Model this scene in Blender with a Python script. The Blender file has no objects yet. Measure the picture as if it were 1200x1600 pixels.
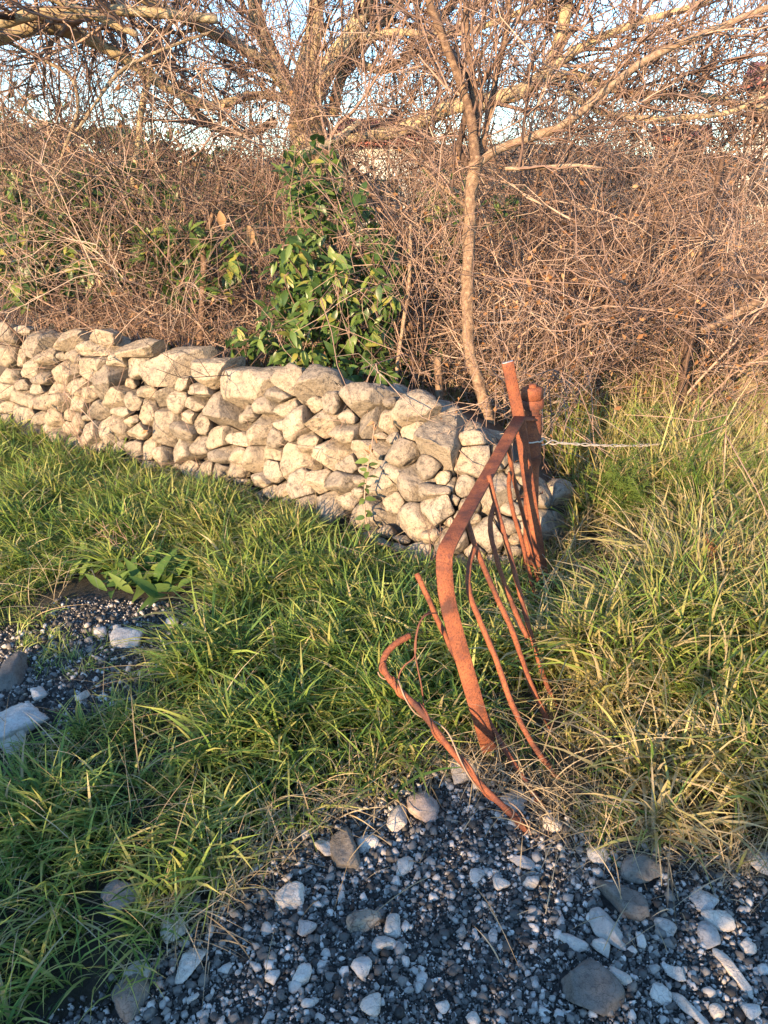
import bpy, bmesh, math, random
import numpy as np
from mathutils import Vector, noise as mnoise

# ------------------------------------------------------------------ camera, sky, sun, exposure
SC = bpy.context.scene
COL = SC.collection
CAM_H, PITCH, FPX = 1.55, math.radians(22.6), 1203.0
cam_d = bpy.data.cameras.new('camera'); cam = bpy.data.objects.new('camera', cam_d); COL.objects.link(cam)
cam.location = (0, 0, CAM_H); cam.rotation_euler = (math.radians(90) - PITCH, 0, 0)
cam_d.sensor_fit = 'HORIZONTAL'; cam_d.sensor_width = 36.0; cam_d.lens = 36.0 * FPX / 1200.0
cam_d.clip_start = 0.05; cam_d.clip_end = 3000
SC.camera = cam

SUN_EL, SUN_LEFT = math.radians(13.0), math.radians(27.0)      # sun low, behind the viewer and to the left
SDIR = Vector((-math.sin(SUN_LEFT) * math.cos(SUN_EL), -math.cos(SUN_LEFT) * math.cos(SUN_EL), math.sin(SUN_EL)))
W = bpy.data.worlds.new('World'); SC.world = W; W.use_nodes = True
wn = W.node_tree; bgn = wn.nodes['Background']
sky = wn.nodes.new('ShaderNodeTexSky'); sky.sky_type = 'NISHITA'; sky.sun_disc = False
sky.sun_elevation = SUN_EL; sky.sun_rotation = math.atan2(SDIR.x, SDIR.y)
sky.air_density = 1.0; sky.dust_density = 0.05; sky.altitude = 800; sky.ozone_density = 2.0
hs = wn.nodes.new('ShaderNodeHueSaturation'); hs.inputs['Saturation'].default_value = 1.1
wn.links.new(sky.outputs[0], hs.inputs['Color']); wn.links.new(hs.outputs[0], bgn.inputs[0]); bgn.inputs[1].default_value = 0.10
sun_d = bpy.data.lights.new('sun', 'SUN'); sun = bpy.data.objects.new('sun', sun_d); COL.objects.link(sun)
sun_d.energy = 2.85; sun_d.angle = math.radians(0.5); sun_d.color = (1.0, 0.68, 0.38)
sun.rotation_euler = (-SDIR).to_track_quat('-Z', 'Y').to_euler()
SC.cycles.max_bounces = 6; SC.cycles.diffuse_bounces = 3; SC.cycles.glossy_bounces = 2; SC.cycles.transmission_bounces = 3
SC.view_settings.view_transform = 'Standard'; SC.view_settings.look = 'None'
SC.view_settings.exposure = 2.36; SC.view_settings.gamma = 1.0

# ------------------------------------------------------------------ helpers
rng = np.random.default_rng(7)
CP, SP = math.cos(PITCH), math.sin(PITCH)

def ray(px, py):
    a = (px - 600.0) / FPX; b = (py - 800.0) / FPX
    return np.array([a, CP - b * SP, -SP - b * CP])
def at_y(px, py, y):
    d = ray(px, py); t = y / d[1]
    return np.array([d[0] * t, y, CAM_H + d[2] * t])
def hz(x, y):
    x = np.asarray(x, float); y = np.asarray(y, float)
    h = .012 * np.sin(x * 2.1 + 1.3) * np.sin(y * 1.7) + .008 * np.sin(x * 5.3 + y * 3.1) + .004 * np.sin(x * 13.1 - y * 9.7)
    h = h + .10 / (1 + np.exp(-(x - 1.15) * 5)) * (1 / (1 + np.exp(-(y - 1.75) * 5)))
    return h
def ground(px, py):
    d = ray(px, py); t = CAM_H / -d[2]
    for _ in range(6):
        x, y = d[0] * t, d[1] * t
        t = (CAM_H - float(hz(x, y))) / -d[2]
    return np.array([d[0] * t, d[1] * t, CAM_H + d[2] * t])
def project(P):
    P = np.asarray(P, float); q = P - np.array([0, 0, CAM_H])
    zc = q[..., 1] * CP - q[..., 2] * SP; up = q[..., 1] * SP + q[..., 2] * CP
    return 600 + FPX * q[..., 0] / zc, 800 - FPX * up / zc
def gpoly(pts): return np.array([ground(*p)[:2] for p in pts])
def in_poly(x, y, poly):
    x = np.asarray(x); y = np.asarray(y); ins = np.zeros(x.shape, bool); n = len(poly)
    for i in range(n):
        x0, y0 = poly[i]; x1, y1 = poly[(i + 1) % n]
        c = ((y0 > y) != (y1 > y)) & (x < (x1 - x0) * (y - y0) / (y1 - y0 + 1e-12) + x0)
        ins ^= c
    return ins

def mesh_np(name, V, faces, tint=None, smooth=False):
    """faces: list of int arrays (n,k); tint: per-vertex float in 0..1"""
    me = bpy.data.meshes.new(name)
    V = np.ascontiguousarray(V, dtype=np.float32)
    faces = [np.ascontiguousarray(f, dtype=np.int32) for f in faces if len(f)]
    me.vertices.add(len(V)); me.vertices.foreach_set('co', V.ravel())
    nl = sum(f.size for f in faces); npol = sum(len(f) for f in faces)
    me.loops.add(nl); me.polygons.add(npol)
    me.loops.foreach_set('vertex_index', np.concatenate([f.ravel() for f in faces]))
    tot = np.concatenate([np.full(len(f), f.shape[1], np.int32) for f in faces])
    st = np.concatenate([[0], np.cumsum(tot)[:-1]]).astype(np.int32)
    me.polygons.foreach_set('loop_start', st)
    try: me.polygons.foreach_set('loop_total', tot)
    except Exception: pass
    me.update(calc_edges=True)
    if smooth: me.polygons.foreach_set('use_smooth', np.ones(npol, bool))
    if tint is not None:
        a = me.attributes.new('tint', 'FLOAT', 'POINT')
        a.data.foreach_set('value', np.ascontiguousarray(tint, dtype=np.float32))
    return me
def link(name, me, mat=None, parent=None, loc=None):
    o = bpy.data.objects.new(name, me); COL.objects.link(o)
    if mat is not None and me is not None and not me.materials: me.materials.append(mat)
    if parent is not None: o.parent = parent
    if loc is not None: o.location = loc
    return o
def thing(name, label, cat, loc=(0, 0, 0), group=None):
    o = bpy.data.objects.new(name, None); COL.objects.link(o); o.location = loc
    o.empty_display_size = .1
    return tag(o, label, cat, group)
def tag(o, label, cat, group=None):
    o['label'] = label; o['category'] = cat
    if group: o['group'] = group
    return o
class Geo:
    def __init__(s): s.V = []; s.F = {}; s.T = []; s.n = 0
    def add(s, V, F, tint=.5):
        V = np.asarray(V, float).reshape(-1, 3); F = np.asarray(F, int)
        s.V.append(V); s.F.setdefault(F.shape[1], []).append(F + s.n); s.n += len(V)
        s.T.append(np.broadcast_to(np.asarray(tint, float), (len(V),)).copy())
    def mesh(s, name, smooth=False, origin=None):
        V = np.concatenate(s.V)
        if origin is not None: V = V - np.asarray(origin, float)
        return mesh_np(name, V, [np.concatenate(f) for f in s.F.values()], np.concatenate(s.T), smooth)

def norm(a, axis=-1): return a / (np.linalg.norm(a, axis=axis, keepdims=True) + 1e-12)
def tubes(P, R, S=3, caps=False):
    """P (N,K,3) polylines, R (N,K) radii -> verts, quads"""
    N, K, _ = P.shape
    T = np.empty_like(P); T[:, 1:-1] = P[:, 2:] - P[:, :-2]; T[:, 0] = P[:, 1] - P[:, 0]; T[:, -1] = P[:, -1] - P[:, -2]
    T = norm(T)
    ref = norm(P[:, -1] - P[:, 0])
    h = np.where(np.abs(ref[:, 2:3]) < .8, np.array([[0, 0, 1.]]), np.array([[1., 0, 0]]))
    h = np.repeat(h[:, None], K, 1)
    A = norm(np.cross(T, h)); B = np.cross(T, A)
    ang = np.arange(S) * 2 * math.pi / S
    V = P[:, :, None] + R[:, :, None, None] * (A[:, :, None] * np.cos(ang)[None, None, :, None] + B[:, :, None] * np.sin(ang)[None, None, :, None])
    i = (np.arange(N) * K * S)[:, None, None]; k = (np.arange(K - 1) * S)[None, :, None]; s = np.arange(S)[None, None]; s2 = (s + 1) % S
    F = np.stack([i + k + s, i + k + s2, i + k + S + s2, i + k + S + s], -1).reshape(-1, 4)
    return V.reshape(-1, 3), F
def smooth_path(pts, n):
    """Catmull-Rom through pts (K,D) -> n samples"""
    p = np.asarray(pts, float); p = np.vstack([2 * p[0] - p[1], p, 2 * p[-1] - p[-2]])
    K = len(p) - 3; t = np.linspace(0, K - 1e-6, n); i = t.astype(int); f = (t - i)[:, None]
    a, b, c, d = p[i], p[i + 1], p[i + 2], p[i + 3]
    return .5 * (2 * b + (c - a) * f + (2 * a - 5 * b + 4 * c - d) * f ** 2 + (3 * b - a - 3 * c + d) * f ** 3)
def tube1(geo, pts, r, S=8, n=None, tint=.5, smooth=True, rough=0., seed=0):
    pts = np.asarray(pts, float)
    n = n or max(2, len(pts) * 5)
    q = smooth_path(pts, n) if smooth else pts
    rr = np.interp(np.linspace(0, 1, len(q)), np.linspace(0, 1, len(np.atleast_1d(r))), np.atleast_1d(r)) if np.ndim(r) else np.full(len(q), r)
    V, F = tubes(q[None], rr[None], S)
    if rough:
        rg = np.random.default_rng(seed)
        V = V + rg.normal(0, rough, V.shape)
    geo.add(V, F, tint)
    K = len(q)
    for base, rev in ((0, True), ((K - 1) * S, False)):
        f = np.arange(S) + base
        geo.F.setdefault(S, []).append((f[::-1] if rev else f)[None] + geo.n - len(V))
    return q, rr

# ------------------------------------------------------------------ materials
def nodes(name):
    m = bpy.data.materials.new(name); m.use_nodes = True
    nt = m.node_tree; b = nt.nodes['Principled BSDF']
    return m, nt, b
def N(nt, t, **kw):
    n = nt.nodes.new(t)
    for k, v in kw.items():
        if k in n.inputs.keys() if hasattr(n.inputs, 'keys') else False: n.inputs[k].default_value = v
        else: setattr(n, k, v)
    return n
def ramp(nt, fac, stops):
    r = nt.nodes.new('ShaderNodeValToRGB'); e = r.color_ramp.elements
    while len(e) < len(stops): e.new(.5)
    for i, (p, c) in enumerate(stops): e[i].position = p; e[i].color = (*c, 1)
    nt.links.new(fac, r.inputs[0]); return r.outputs[0]
def noise_tex(nt, scale, detail=4, rough=.55, vec=None, dist=0.):
    n = nt.nodes.new('ShaderNodeTexNoise'); n.inputs['Scale'].default_value = scale
    n.inputs['Detail'].default_value = detail; n.inputs['Roughness'].default_value = rough; n.inputs['Distortion'].default_value = dist
    if vec is not None: nt.links.new(vec, n.inputs['Vector'])
    return n.outputs['Fac']
def mixc(nt, fac, a, b, mode='MIX'):
    m = nt.nodes.new('ShaderNodeMix'); m.data_type = 'RGBA'; m.blend_type = mode
    for s, v in ((0, fac), (6, a), (7, b)):
        if hasattr(v, 'is_output'): nt.links.new(v, m.inputs[s])
        elif s == 0: m.inputs[s].default_value = v
        else: m.inputs[s].default_value = (*v, 1)
    return m.outputs[2]
def bump(nt, b, h, strength, dist):
    n = nt.nodes.new('ShaderNodeBump'); n.inputs['Strength'].default_value = strength; n.inputs['Distance'].default_value = dist
    nt.links.new(h, n.inputs['Height']); nt.links.new(n.outputs[0], b.inputs['Normal']); return n
def math_n(nt, op, a, b):
    m = nt.nodes.new('ShaderNodeMath'); m.operation = op
    for i, v in enumerate((a, b)):
        if hasattr(v, 'is_output'): nt.links.new(v, m.inputs[i])
        else: m.inputs[i].default_value = v
    return m.outputs[0]
def objcoord(nt): return nt.nodes.new('ShaderNodeTexCoord').outputs['Object']
def geopos(nt): return nt.nodes.new('ShaderNodeNewGeometry').outputs['Position']

def rock_mat(name, light, mid, dark, lichen=.35, scale=1.0):
    m, nt, b = nodes(name); v = geopos(nt)
    info = nt.nodes.new('ShaderNodeObjectInfo')
    n1 = noise_tex(nt, 9 * scale, 6, .62, v); n2 = noise_tex(nt, 38 * scale, 5, .65, v); n3 = noise_tex(nt, 150 * scale, 3, .6, v)
    c = ramp(nt, n1, [(.28, mid), (.52, light), (.75, tuple(x * 1.08 for x in light))])
    c = mixc(nt, ramp(nt, n2, [(.50, (0, 0, 0)), (.68, (lichen,) * 3)]), c, dark)
    c = mixc(nt, ramp(nt, n3, [(.56, (0, 0, 0)), (.66, (lichen * .8,) * 3)]), c, tuple(x * .8 for x in dark))
    vor = nt.nodes.new('ShaderNodeTexVoronoi'); vor.feature = 'DISTANCE_TO_EDGE'; vor.inputs['Scale'].default_value = 16 * scale
    wv = nt.nodes.new('ShaderNodeVectorMath'); wv.operation = 'ADD'; nt.links.new(v, wv.inputs[0])
    nz = nt.nodes.new('ShaderNodeTexNoise'); nz.inputs['Scale'].default_value = 14 * scale; nt.links.new(v, nz.inputs['Vector'])
    sc = nt.nodes.new('ShaderNodeVectorMath'); sc.operation = 'SCALE'; nt.links.new(nz.outputs['Color'], sc.inputs[0]); sc.inputs['Scale'].default_value = .12 / scale
    nt.links.new(sc.outputs[0], wv.inputs[1]); nt.links.new(wv.outputs[0], vor.inputs['Vector'])
    crack = ramp(nt, vor.outputs['Distance'], [(.0, (.55,) * 3), (.028, (1, 1, 1))])
    gate = ramp(nt, noise_tex(nt, 5 * scale, 2, .5, v), [(.45, (0, 0, 0)), (.6, (1, 1, 1))])
    c = mixc(nt, gate, c, mixc(nt, 1.0, c, crack, 'MULTIPLY'))
    val = ramp(nt, info.outputs['Random'], [(0, (.66, .67, .70)), (.3, (.88, .87, .86)), (.6, (1.0, .97, .92)), (.8, (.92, .94, .97)), (1, (1.16, 1.12, 1.06))])
    c = mixc(nt, 1.0, c, val, 'MULTIPLY')
    nt.links.new(c, b.inputs['Base Color']); b.inputs['Roughness'].default_value = .92; b.inputs['Specular IOR Level'].default_value = .2
    h = math_n(nt, 'ADD', math_n(nt, 'MULTIPLY', n2, .8), math_n(nt, 'ADD', math_n(nt, 'MULTIPLY', n3, .35), math_n(nt, 'MULTIPLY', crack, .25)))
    bump(nt, b, h, .9, .012 / scale)
    return m
def tint_mat(name, stops, rough=.75, translucent=0., noise=None, spec=.3):
    m, nt, b = nodes(name)
    a = nt.nodes.new('ShaderNodeAttribute'); a.attribute_name = 'tint'
    fac = a.outputs['Fac']
    if noise:
        n = noise_tex(nt, noise[0], 4, .6, geopos(nt))
        fac = math_n(nt, 'ADD', fac, math_n(nt, 'MULTIPLY', math_n(nt, 'SUBTRACT', n, .5), noise[1]))
    c = ramp(nt, fac, stops)
    nt.links.new(c, b.inputs['Base Color']); b.inputs['Roughness'].default_value = rough; b.inputs['Specular IOR Level'].default_value = spec
    if translucent:
        t = nt.nodes.new('ShaderNodeBsdfTranslucent'); mx = nt.nodes.new('ShaderNodeMixShader'); mx.inputs[0].default_value = translucent
        g = nt.nodes.new('ShaderNodeGamma'); g.inputs[1].default_value = .85; nt.links.new(c, g.inputs[0]); nt.links.new(g.outputs[0], t.inputs[0])
        nt.links.new(b.outputs[0], mx.inputs[1]); nt.links.new(t.outputs[0], mx.inputs[2])
        nt.links.new(mx.outputs[0], nt.nodes['Material Output'].inputs[0])
    return m

M = {}
M['limestone'] = rock_mat('limestone', (.39, .335, .265), (.25, .22, .18), (.075, .07, .068), .75)
M['fieldstone'] = rock_mat('fieldstone', (.64, .59, .53), (.47, .43, .385), (.18, .165, .15), .4, 2.0)
M['dark_stone'] = rock_mat('dark_stone', (.25, .225, .195), (.165, .15, .13), (.05, .05, .05), .5, 2.5)
M['pink_stone'] = rock_mat('pink_stone', (.46, .38, .34), (.34, .28, .25), (.13, .12, .12), .5, 2.5)
M['gravel'] = tint_mat('gravel', [(0, (.022, .021, .020)), (.4, (.105, .10, .093)), (.68, (.24, .225, .205)), (.86, (.40, .375, .345)), (1, (.62, .58, .53))], .7, 0, (160, .35), .35)
M['grass'] = tint_mat('grass', [(0, (.04, .10, .03)), (.25, (.125, .235, .055)), (.55, (.32, .42, .09)), (.75, (.42, .38, .15)), (1, (.52, .43, .27))], .45, .38, None, .35)
M['straw'] = tint_mat('straw', [(0, (.22, .17, .10)), (.5, (.38, .30, .18)), (1, (.50, .42, .28))], .7, .2)
M['twig'] = tint_mat('twig', [(0, (.05, .034, .028)), (.35, (.185, .122, .098)), (.7, (.36, .25, .195)), (1, (.50, .39, .30))], .85, 0, (40, .3))
M['bark_grey'] = tint_mat('bark_grey', [(0, (.10, .08, .06)), (.4, (.25, .195, .13)), (.75, (.41, .325, .195)), (1, (.48, .41, .27))], .85, 0, (26, 1.3))
M['bark_brown'] = tint_mat('bark_brown', [(0, (.045, .03, .025)), (.4, (.15, .095, .065)), (.7, (.27, .185, .12)), (1, (.38, .30, .22))], .8, 0, (55, 1.5))
M['dead_leaf'] = tint_mat('dead_leaf', [(0, (.10, .045, .02)), (.5, (.28, .14, .06)), (1, (.45, .29, .16))], .8, .25)
M['laurel_leaf'] = tint_mat('laurel_leaf', [(0, (.022, .055, .018)), (.5, (.065, .125, .03)), (.85, (.16, .23, .055)), (1, (.38, .32, .07))], .38, .22, (30, .3), .5)
M['weed_leaf'] = tint_mat('weed_leaf', [(0, (.03, .07, .02)), (.5, (.06, .13, .03)), (1, (.17, .23, .05))], .6, .25, (40, .3), .25)
M['wisp'] = tint_mat('wisp', [(0, (.05, .10, .02)), (1, (.16, .24, .05))], .7, .2)
for k in ('bark_grey', 'bark_brown'):
    nt = M[k].node_tree
    v = geopos(nt); mp = nt.nodes.new('ShaderNodeMapping'); mp.inputs['Scale'].default_value = (1, 1, 3.0); nt.links.new(v, mp.inputs[0])
    bump(nt, nt.nodes['Principled BSDF'], noise_tex(nt, 45, 6, .65, mp.outputs[0]), .8, .01)

def rust_mat():
    m, nt, b = nodes('rust'); v = geopos(nt)
    n1 = noise_tex(nt, 14, 6, .6, v); n2 = noise_tex(nt, 190, 4, .65, v); n3 = noise_tex(nt, 48, 6, .65, v)
    c = ramp(nt, n1, [(.34, (.085, .036, .027)), (.46, (.21, .07, .036)), (.70, (.35, .118, .05))])
    c = mixc(nt, ramp(nt, n2, [(.50, (0, 0, 0)), (.64, (.8,) * 3)]), c, (.09, .032, .022))
    c = mixc(nt, ramp(nt, n3, [(.54, (0, 0, 0)), (.68, (.75,) * 3)]), c, (.12, .045, .038))
    nt.links.new(c, b.inputs['Base Color']); b.inputs['Roughness'].default_value = .72; b.inputs['Specular IOR Level'].default_value = .35
    bump(nt, b, math_n(nt, 'ADD', n2, math_n(nt, 'MULTIPLY', n3, .7)), .7, .004)
    return m
M['rust'] = rust_mat()
def plain(name, col, rough=.8, var=.25, scale=30, metal=0.):
    m, nt, b = nodes(name); n = noise_tex(nt, scale, 4, .6, geopos(nt))
    c = ramp(nt, n, [(.3, tuple(x * (1 - var) for x in col)), (.7, tuple(min(1, x * (1 + var)) for x in col))])
    nt.links.new(c, b.inputs['Base Color']); b.inputs['Roughness'].default_value = rough; b.inputs['Metallic'].default_value = metal
    return m
M['pale_wire'] = plain('pale_wire', (.30, .21, .15), .6)
M['rust_wire'] = plain('rust_wire', (.16, .06, .035), .7)
M['rope'] = plain('rope', (.58, .50, .42), .9)
M['cut_metal'] = plain('cut_metal', (.62, .62, .62), .35, .2, 90, .6)
M['plaster_white'] = plain('plaster_white', (.62, .60, .52), .9, .08, 2)
M['plaster_orange'] = plain('plaster_orange', (.48, .33, .24), .9, .15, 2)
M['roof_tile'] = plain('roof_tile', (.38, .12, .08), .8, .3, 6)
M['glass'] = plain('glass', (.05, .06, .07), .1, .1, 2)
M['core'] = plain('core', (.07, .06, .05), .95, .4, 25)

def ground_mat():
    m, nt, b = nodes('ground_soil'); v = geopos(nt)
    n1 = noise_tex(nt, 3, 6, .6, v); n2 = noise_tex(nt, 90, 5, .7, v); n3 = noise_tex(nt, 320, 3, .6, v)
    c = ramp(nt, n1, [(.3, (.045, .040, .030)), (.7, (.075, .068, .040))])
    c = mixc(nt, ramp(nt, n2, [(.4, (0, 0, 0)), (.7, (.7,) * 3)]), c, (.035, .034, .034))
    c = mixc(nt, ramp(nt, n3, [(.62, (0, 0, 0)), (.72, (.7,) * 3)]), c, (.16, .15, .14))
    nt.links.new(c, b.inputs['Base Color']); b.inputs['Roughness'].default_value = .95
    bump(nt, b, math_n(nt, 'ADD', n2, n3), .9, .02); return m
M['ground'] = ground_mat()
def track_mat():
    m, nt, b = nodes('gravel_bed'); v = geopos(nt)
    n2 = noise_tex(nt, 60, 5, .7, v); n3 = noise_tex(nt, 280, 4, .7, v)
    c = ramp(nt, n2, [(.35, (.03, .029, .028)), (.65, (.085, .08, .075))])
    c = mixc(nt, ramp(nt, n3, [(.60, (0, 0, 0)), (.70, (.6,) * 3)]), c, (.22, .205, .19))
    nt.links.new(c, b.inputs['Base Color']); b.inputs['Roughness'].default_value = .9
    bump(nt, b, math_n(nt, 'ADD', n2, n3), 1.0, .02); return m
M['track'] = track_mat()

# ------------------------------------------------------------------ ground sheets
def axis(lo, hi, near_lo, near_hi, step, grow=1.35):
    a = list(np.arange(near_lo, near_hi + 1e-6, step)); s = step
    while a[-1] < hi: s *= grow; a.append(a[-1] + s)
    s = step; b = [near_lo]
    while b[-1] > lo: s *= grow; b.append(b[-1] - s)
    return np.array(sorted(b[1:]) + a)
gx = axis(-900, 900, -3.5, 3.5, .06); gy = axis(-900, 1500, .6, 6.0, .06)
GX, GY = np.meshgrid(gx, gy); GZ = hz(GX, GY) * np.exp(-(np.maximum(np.abs(GX) - 6, 0) + np.maximum(np.abs(GY) - 10, 0)) * .2)
def grid_faces(ny, nx):
    j, i = np.meshgrid(np.arange(ny - 1), np.arange(nx - 1), indexing='ij'); a = (j * nx + i).ravel()
    return np.stack([a, a + 1, a + nx + 1, a + nx], -1)
g = link('ground', mesh_np('ground', np.stack([GX, GY, GZ], -1).reshape(-1, 3), [grid_faces(*GX.shape)], smooth=True), M['ground']); g['kind'] = 'structure'

TRACK_PX = [(-250, 1900), (20, 1640), (180, 1560), (235, 1500), (300, 1440), (370, 1390), (440, 1320), (490, 1275), (560, 1235), (640, 1210), (720, 1195), (800, 1235), (850, 1275), (900, 1300), (990, 1318), (1090, 1335), (1200, 1345), (1500, 1360), (1700, 1900)]
TRACK = gpoly(TRACK_PX)
TRACK = np.vstack([TRACK, [[3.0, -1.5], [-2.6, -1.5]]])
PATCH = gpoly([(-260, 960), (0, 985), (60, 985), (90, 950), (130, 925), (310, 920), (345, 970), (300, 1020), (250, 1060), (180, 1110), (80, 1160), (0, 1178), (-260, 1210)])
SHORT = gpoly([(25, 1010), (110, 985), (180, 1000), (190, 1040), (120, 1065), (50, 1062)])
tx = np.arange(-3.4, 3.41, .05); ty = np.arange(-1.4, 3.2, .05)
TX, TY = np.meshgrid(tx, ty); TZ = hz(TX, TY) + .004
cx_, cy_ = TX[:-1, :-1] + .025, TY[:-1, :-1] + .025
inT = in_poly(cx_, cy_, TRACK); inP = in_poly(cx_, cy_, PATCH)
F = grid_faces(*TX.shape)
track = link('gravel_track', mesh_np('gravel_track', np.stack([TX, TY, TZ], -1).reshape(-1, 3), [F[inT.ravel()]], smooth=True), M['track']); track['kind'] = 'structure'
patch = link('gravel_patch', mesh_np('gravel_patch', np.stack([TX, TY, TZ + .0005], -1).reshape(-1, 3), [F[(inP & ~inT).ravel()]], smooth=True), M['track']); patch['kind'] = 'structure'

# ------------------------------------------------------------------ stones
def ico(sub):
    bm = bmesh.new(); bmesh.ops.create_icosphere(bm, subdivisions=sub, radius=1); bm.verts.ensure_lookup_table()
    V = np.array([v.co[:] for v in bm.verts]); Fc = np.array([[v.index for v in f.verts] for f in bm.faces]); bm.free(); return norm(V), Fc
ICO = {s: ico(s) for s in (1, 2, 3, 4, 5)}
def rock_unit(sub, rg, nplanes=11, k=22., lo=.62, hi=.98):
    D, Fc = ICO[sub]
    n = norm(rg.normal(size=(nplanes, 3))); h = rg.uniform(lo, hi, nplanes)
    q = np.maximum(D @ n.T, 0) / h
    q = np.concatenate([q, np.full((len(D), 1), .92)], 1)
    r = np.sum(q ** k, 1) ** (-1 / k)
    return D * r[:, None], Fc
def hull(rg, n, lo=.75):
    bm = bmesh.new(); P = norm(rg.normal(size=(n, 3))) * rg.uniform(lo, 1.05, (n, 1))
    for p in P: bm.verts.new(p)
    r = bmesh.ops.convex_hull(bm, input=bm.verts[:]); bmesh.ops.delete(bm, geom=[g_ for g_ in r['geom_interior'] if isinstance(g_, bmesh.types.BMVert)], context='VERTS')
    bmesh.ops.triangulate(bm, faces=bm.faces[:]); bm.verts.index_update(); bm.verts.ensure_lookup_table()
    V = np.array([v.co[:] for v in bm.verts]); Fc = np.array([[v.index for v in f.verts] for f in bm.faces]); bm.free(); return V, Fc
def roughen(P, amp, scale, seed):
    off = Vector((seed * 1.7 % 50, seed * 3.1 % 50, seed * 5.3 % 50)); c = P.mean(0); out = P.copy()
    for i, p in enumerate(P):
        d = p - c; l = np.linalg.norm(d) + 1e-9; v = Vector(p) * scale + off
        f = mnoise.fractal(v, .75, 2.2, 5) + .9 * (abs(mnoise.noise(v * 2.3)) - .3)
        out[i] = p + d / l * amp * f
    return out

# dry-stone wall: front face runs along this line on the ground; b = how far it leans back per metre of height
WP = np.array([(-7.0, 7.6), (-4.2, 5.98), (-2.57, 5.04), (-1.115, 4.2), (-.33, 3.6), (.23, 3.06), (.56, 3.03), (.9, 3.4), (1.3, 3.9)])
WB = np.array([.10, .10, .10, .12, .22, .55, .55, .5, .5])
def wy(x): return np.interp(x, WP[:, 0], WP[:, 1])
def wb(x): return np.interp(x, WP[:, 0], WB)
def on_wall(px, py):
    d = ray(px, py); o = np.array([0, 0, CAM_H]); a, b_ = .5, 12.
    for t in np.linspace(1., 12., 1100):
        p = o + d * t
        if p[1] - wy(p[0]) - wb(p[0]) * max(p[2], 0) > 0:
            return p
    return o + d * 6
def wall_frame(p):
    e = .04; T = np.array([2 * e, wy(p[0] + e) - wy(p[0] - e), 0]); T = T / np.linalg.norm(T)
    if T[0] < .5: T = norm(np.array([.6, .8 * np.sign(T[1]), 0]))
    Uv = norm(np.array([0, wb(p[0]), 1.0])); Uv = norm(Uv - T * (Uv @ T)); Nn = np.cross(T, Uv)
    return T, Uv, Nn          # Nn points to the viewer (-y)
WS = [(9,524,20,28,0),(11,556,24,32,0),(10,587,20,24,0),(10,610,20,26,0),(9,640,18,26,0),(35,518,20,12,0),(54,539,46,37,0),(32,556,34,26,0),
(103,538,52,26,-20),(143,545,50,22,-12),(210,549,66,24,0),(160,526,24,18,0),(72,557,28,16,0),(52,580,52,28,-15),(102,582,42,30,0),(147,576,52,44,-30),
(212,569,42,28,-20),(168,598,36,54,30),(250,585,88,44,-28),(65,594,38,18,0),(88,610,42,22,-18),(32,604,20,13,0),(30,622,26,24,0),(60,628,26,28,0),
(91,629,48,34,-10),(122,608,26,24,0),(140,614,18,20,0),(122,632,24,24,0),(150,640,30,30,0),(187,622,36,34,0),(193,602,14,14,0),(30,650,26,28,0),
(63,654,24,18,0),(88,655,26,24,0),(111,650,20,20,0),(124,657,12,20,0),(54,678,38,24,0),(74,674,20,28,0),(93,682,26,36,15),(110,672,20,24,0),
(143,678,28,40,0),(166,674,24,36,0),(184,667,20,34,0),(210,676,30,24,0),(193,643,24,16,0),(207,629,22,24,0),(226,645,32,36,30),(256,670,46,66,10),
(233,614,28,14,0),(254,621,52,24,-20),(280,627,20,26,0),(306,611,36,20,0),(296,634,26,22,0),(322,580,50,34,0),(382,606,116,56,-6),(447,592,28,36,0),
(436,617,32,22,0),(337,648,62,46,15),(411,637,34,22,0),(443,638,30,26,0),(400,674,66,44,-25),(337,686,40,28,0),(370,690,36,22,0),(310,663,18,34,-15),
(291,672,34,24,0),(313,698,36,32,0),(283,707,40,34,-30),(250,716,24,34,0),(229,705,20,36,0),(210,705,24,30,0),(344,713,36,26,0),(370,711,22,24,0),
(400,720,46,48,0),(294,735,24,22,0),(324,731,20,20,0),(341,741,26,30,0),(367,735,22,28,0),(413,750,34,18,0),(255,744,22,24,0),(430,685,18,30,20),
(452,720,48,70,10),(459,662,26,50,20),(481,610,56,52,-15),(488,632,32,20,0),(514,629,22,22,0),(557,623,66,44,5),(497,657,64,52,5),(535,675,48,30,5),
(570,663,40,44,0),(597,660,22,38,0),(629,650,58,50,0),(632,674,34,28,0),(682,695,70,100,-12),(509,712,60,44,35),(570,706,68,38,-5),(624,706,44,34,0),
(612,732,56,40,0),(498,752,34,32,0),(535,755,44,32,0),(592,758,52,44,0),(643,752,54,68,15),(470,760,30,36,0),(511,798,52,56,0),(572,803,78,56,0),
(640,815,50,56,0),(453,790,34,34,0),(685,790,40,54,0),(740,684,34,24,0),(742,715,54,50,0),(702,758,26,30,0),(683,770,46,34,30),(772,768,98,62,0),
(782,712,28,34,0),(768,835,64,58,0),(702,850,58,58,0),(660,872,46,44,0),(722,885,36,44,0),(775,880,38,30,0),(849,775,38,44,0),(878,778,30,38,0),
(850,822,38,50,0),(875,820,40,46,0),(800,822,26,32,0),(765,908,34,22,0),(708,910,32,22,0),(690,748,20,26,0),(735,790,30,34,0),
(425,705,22,26,0),(425,735,24,26,0),(480,690,26,24,0),(540,725,26,22,0),(665,730,20,30,0),(480,790,26,30,0),(545,780,26,22,0),(610,785,26,24,0),(725,760,26,34,0)]
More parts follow.
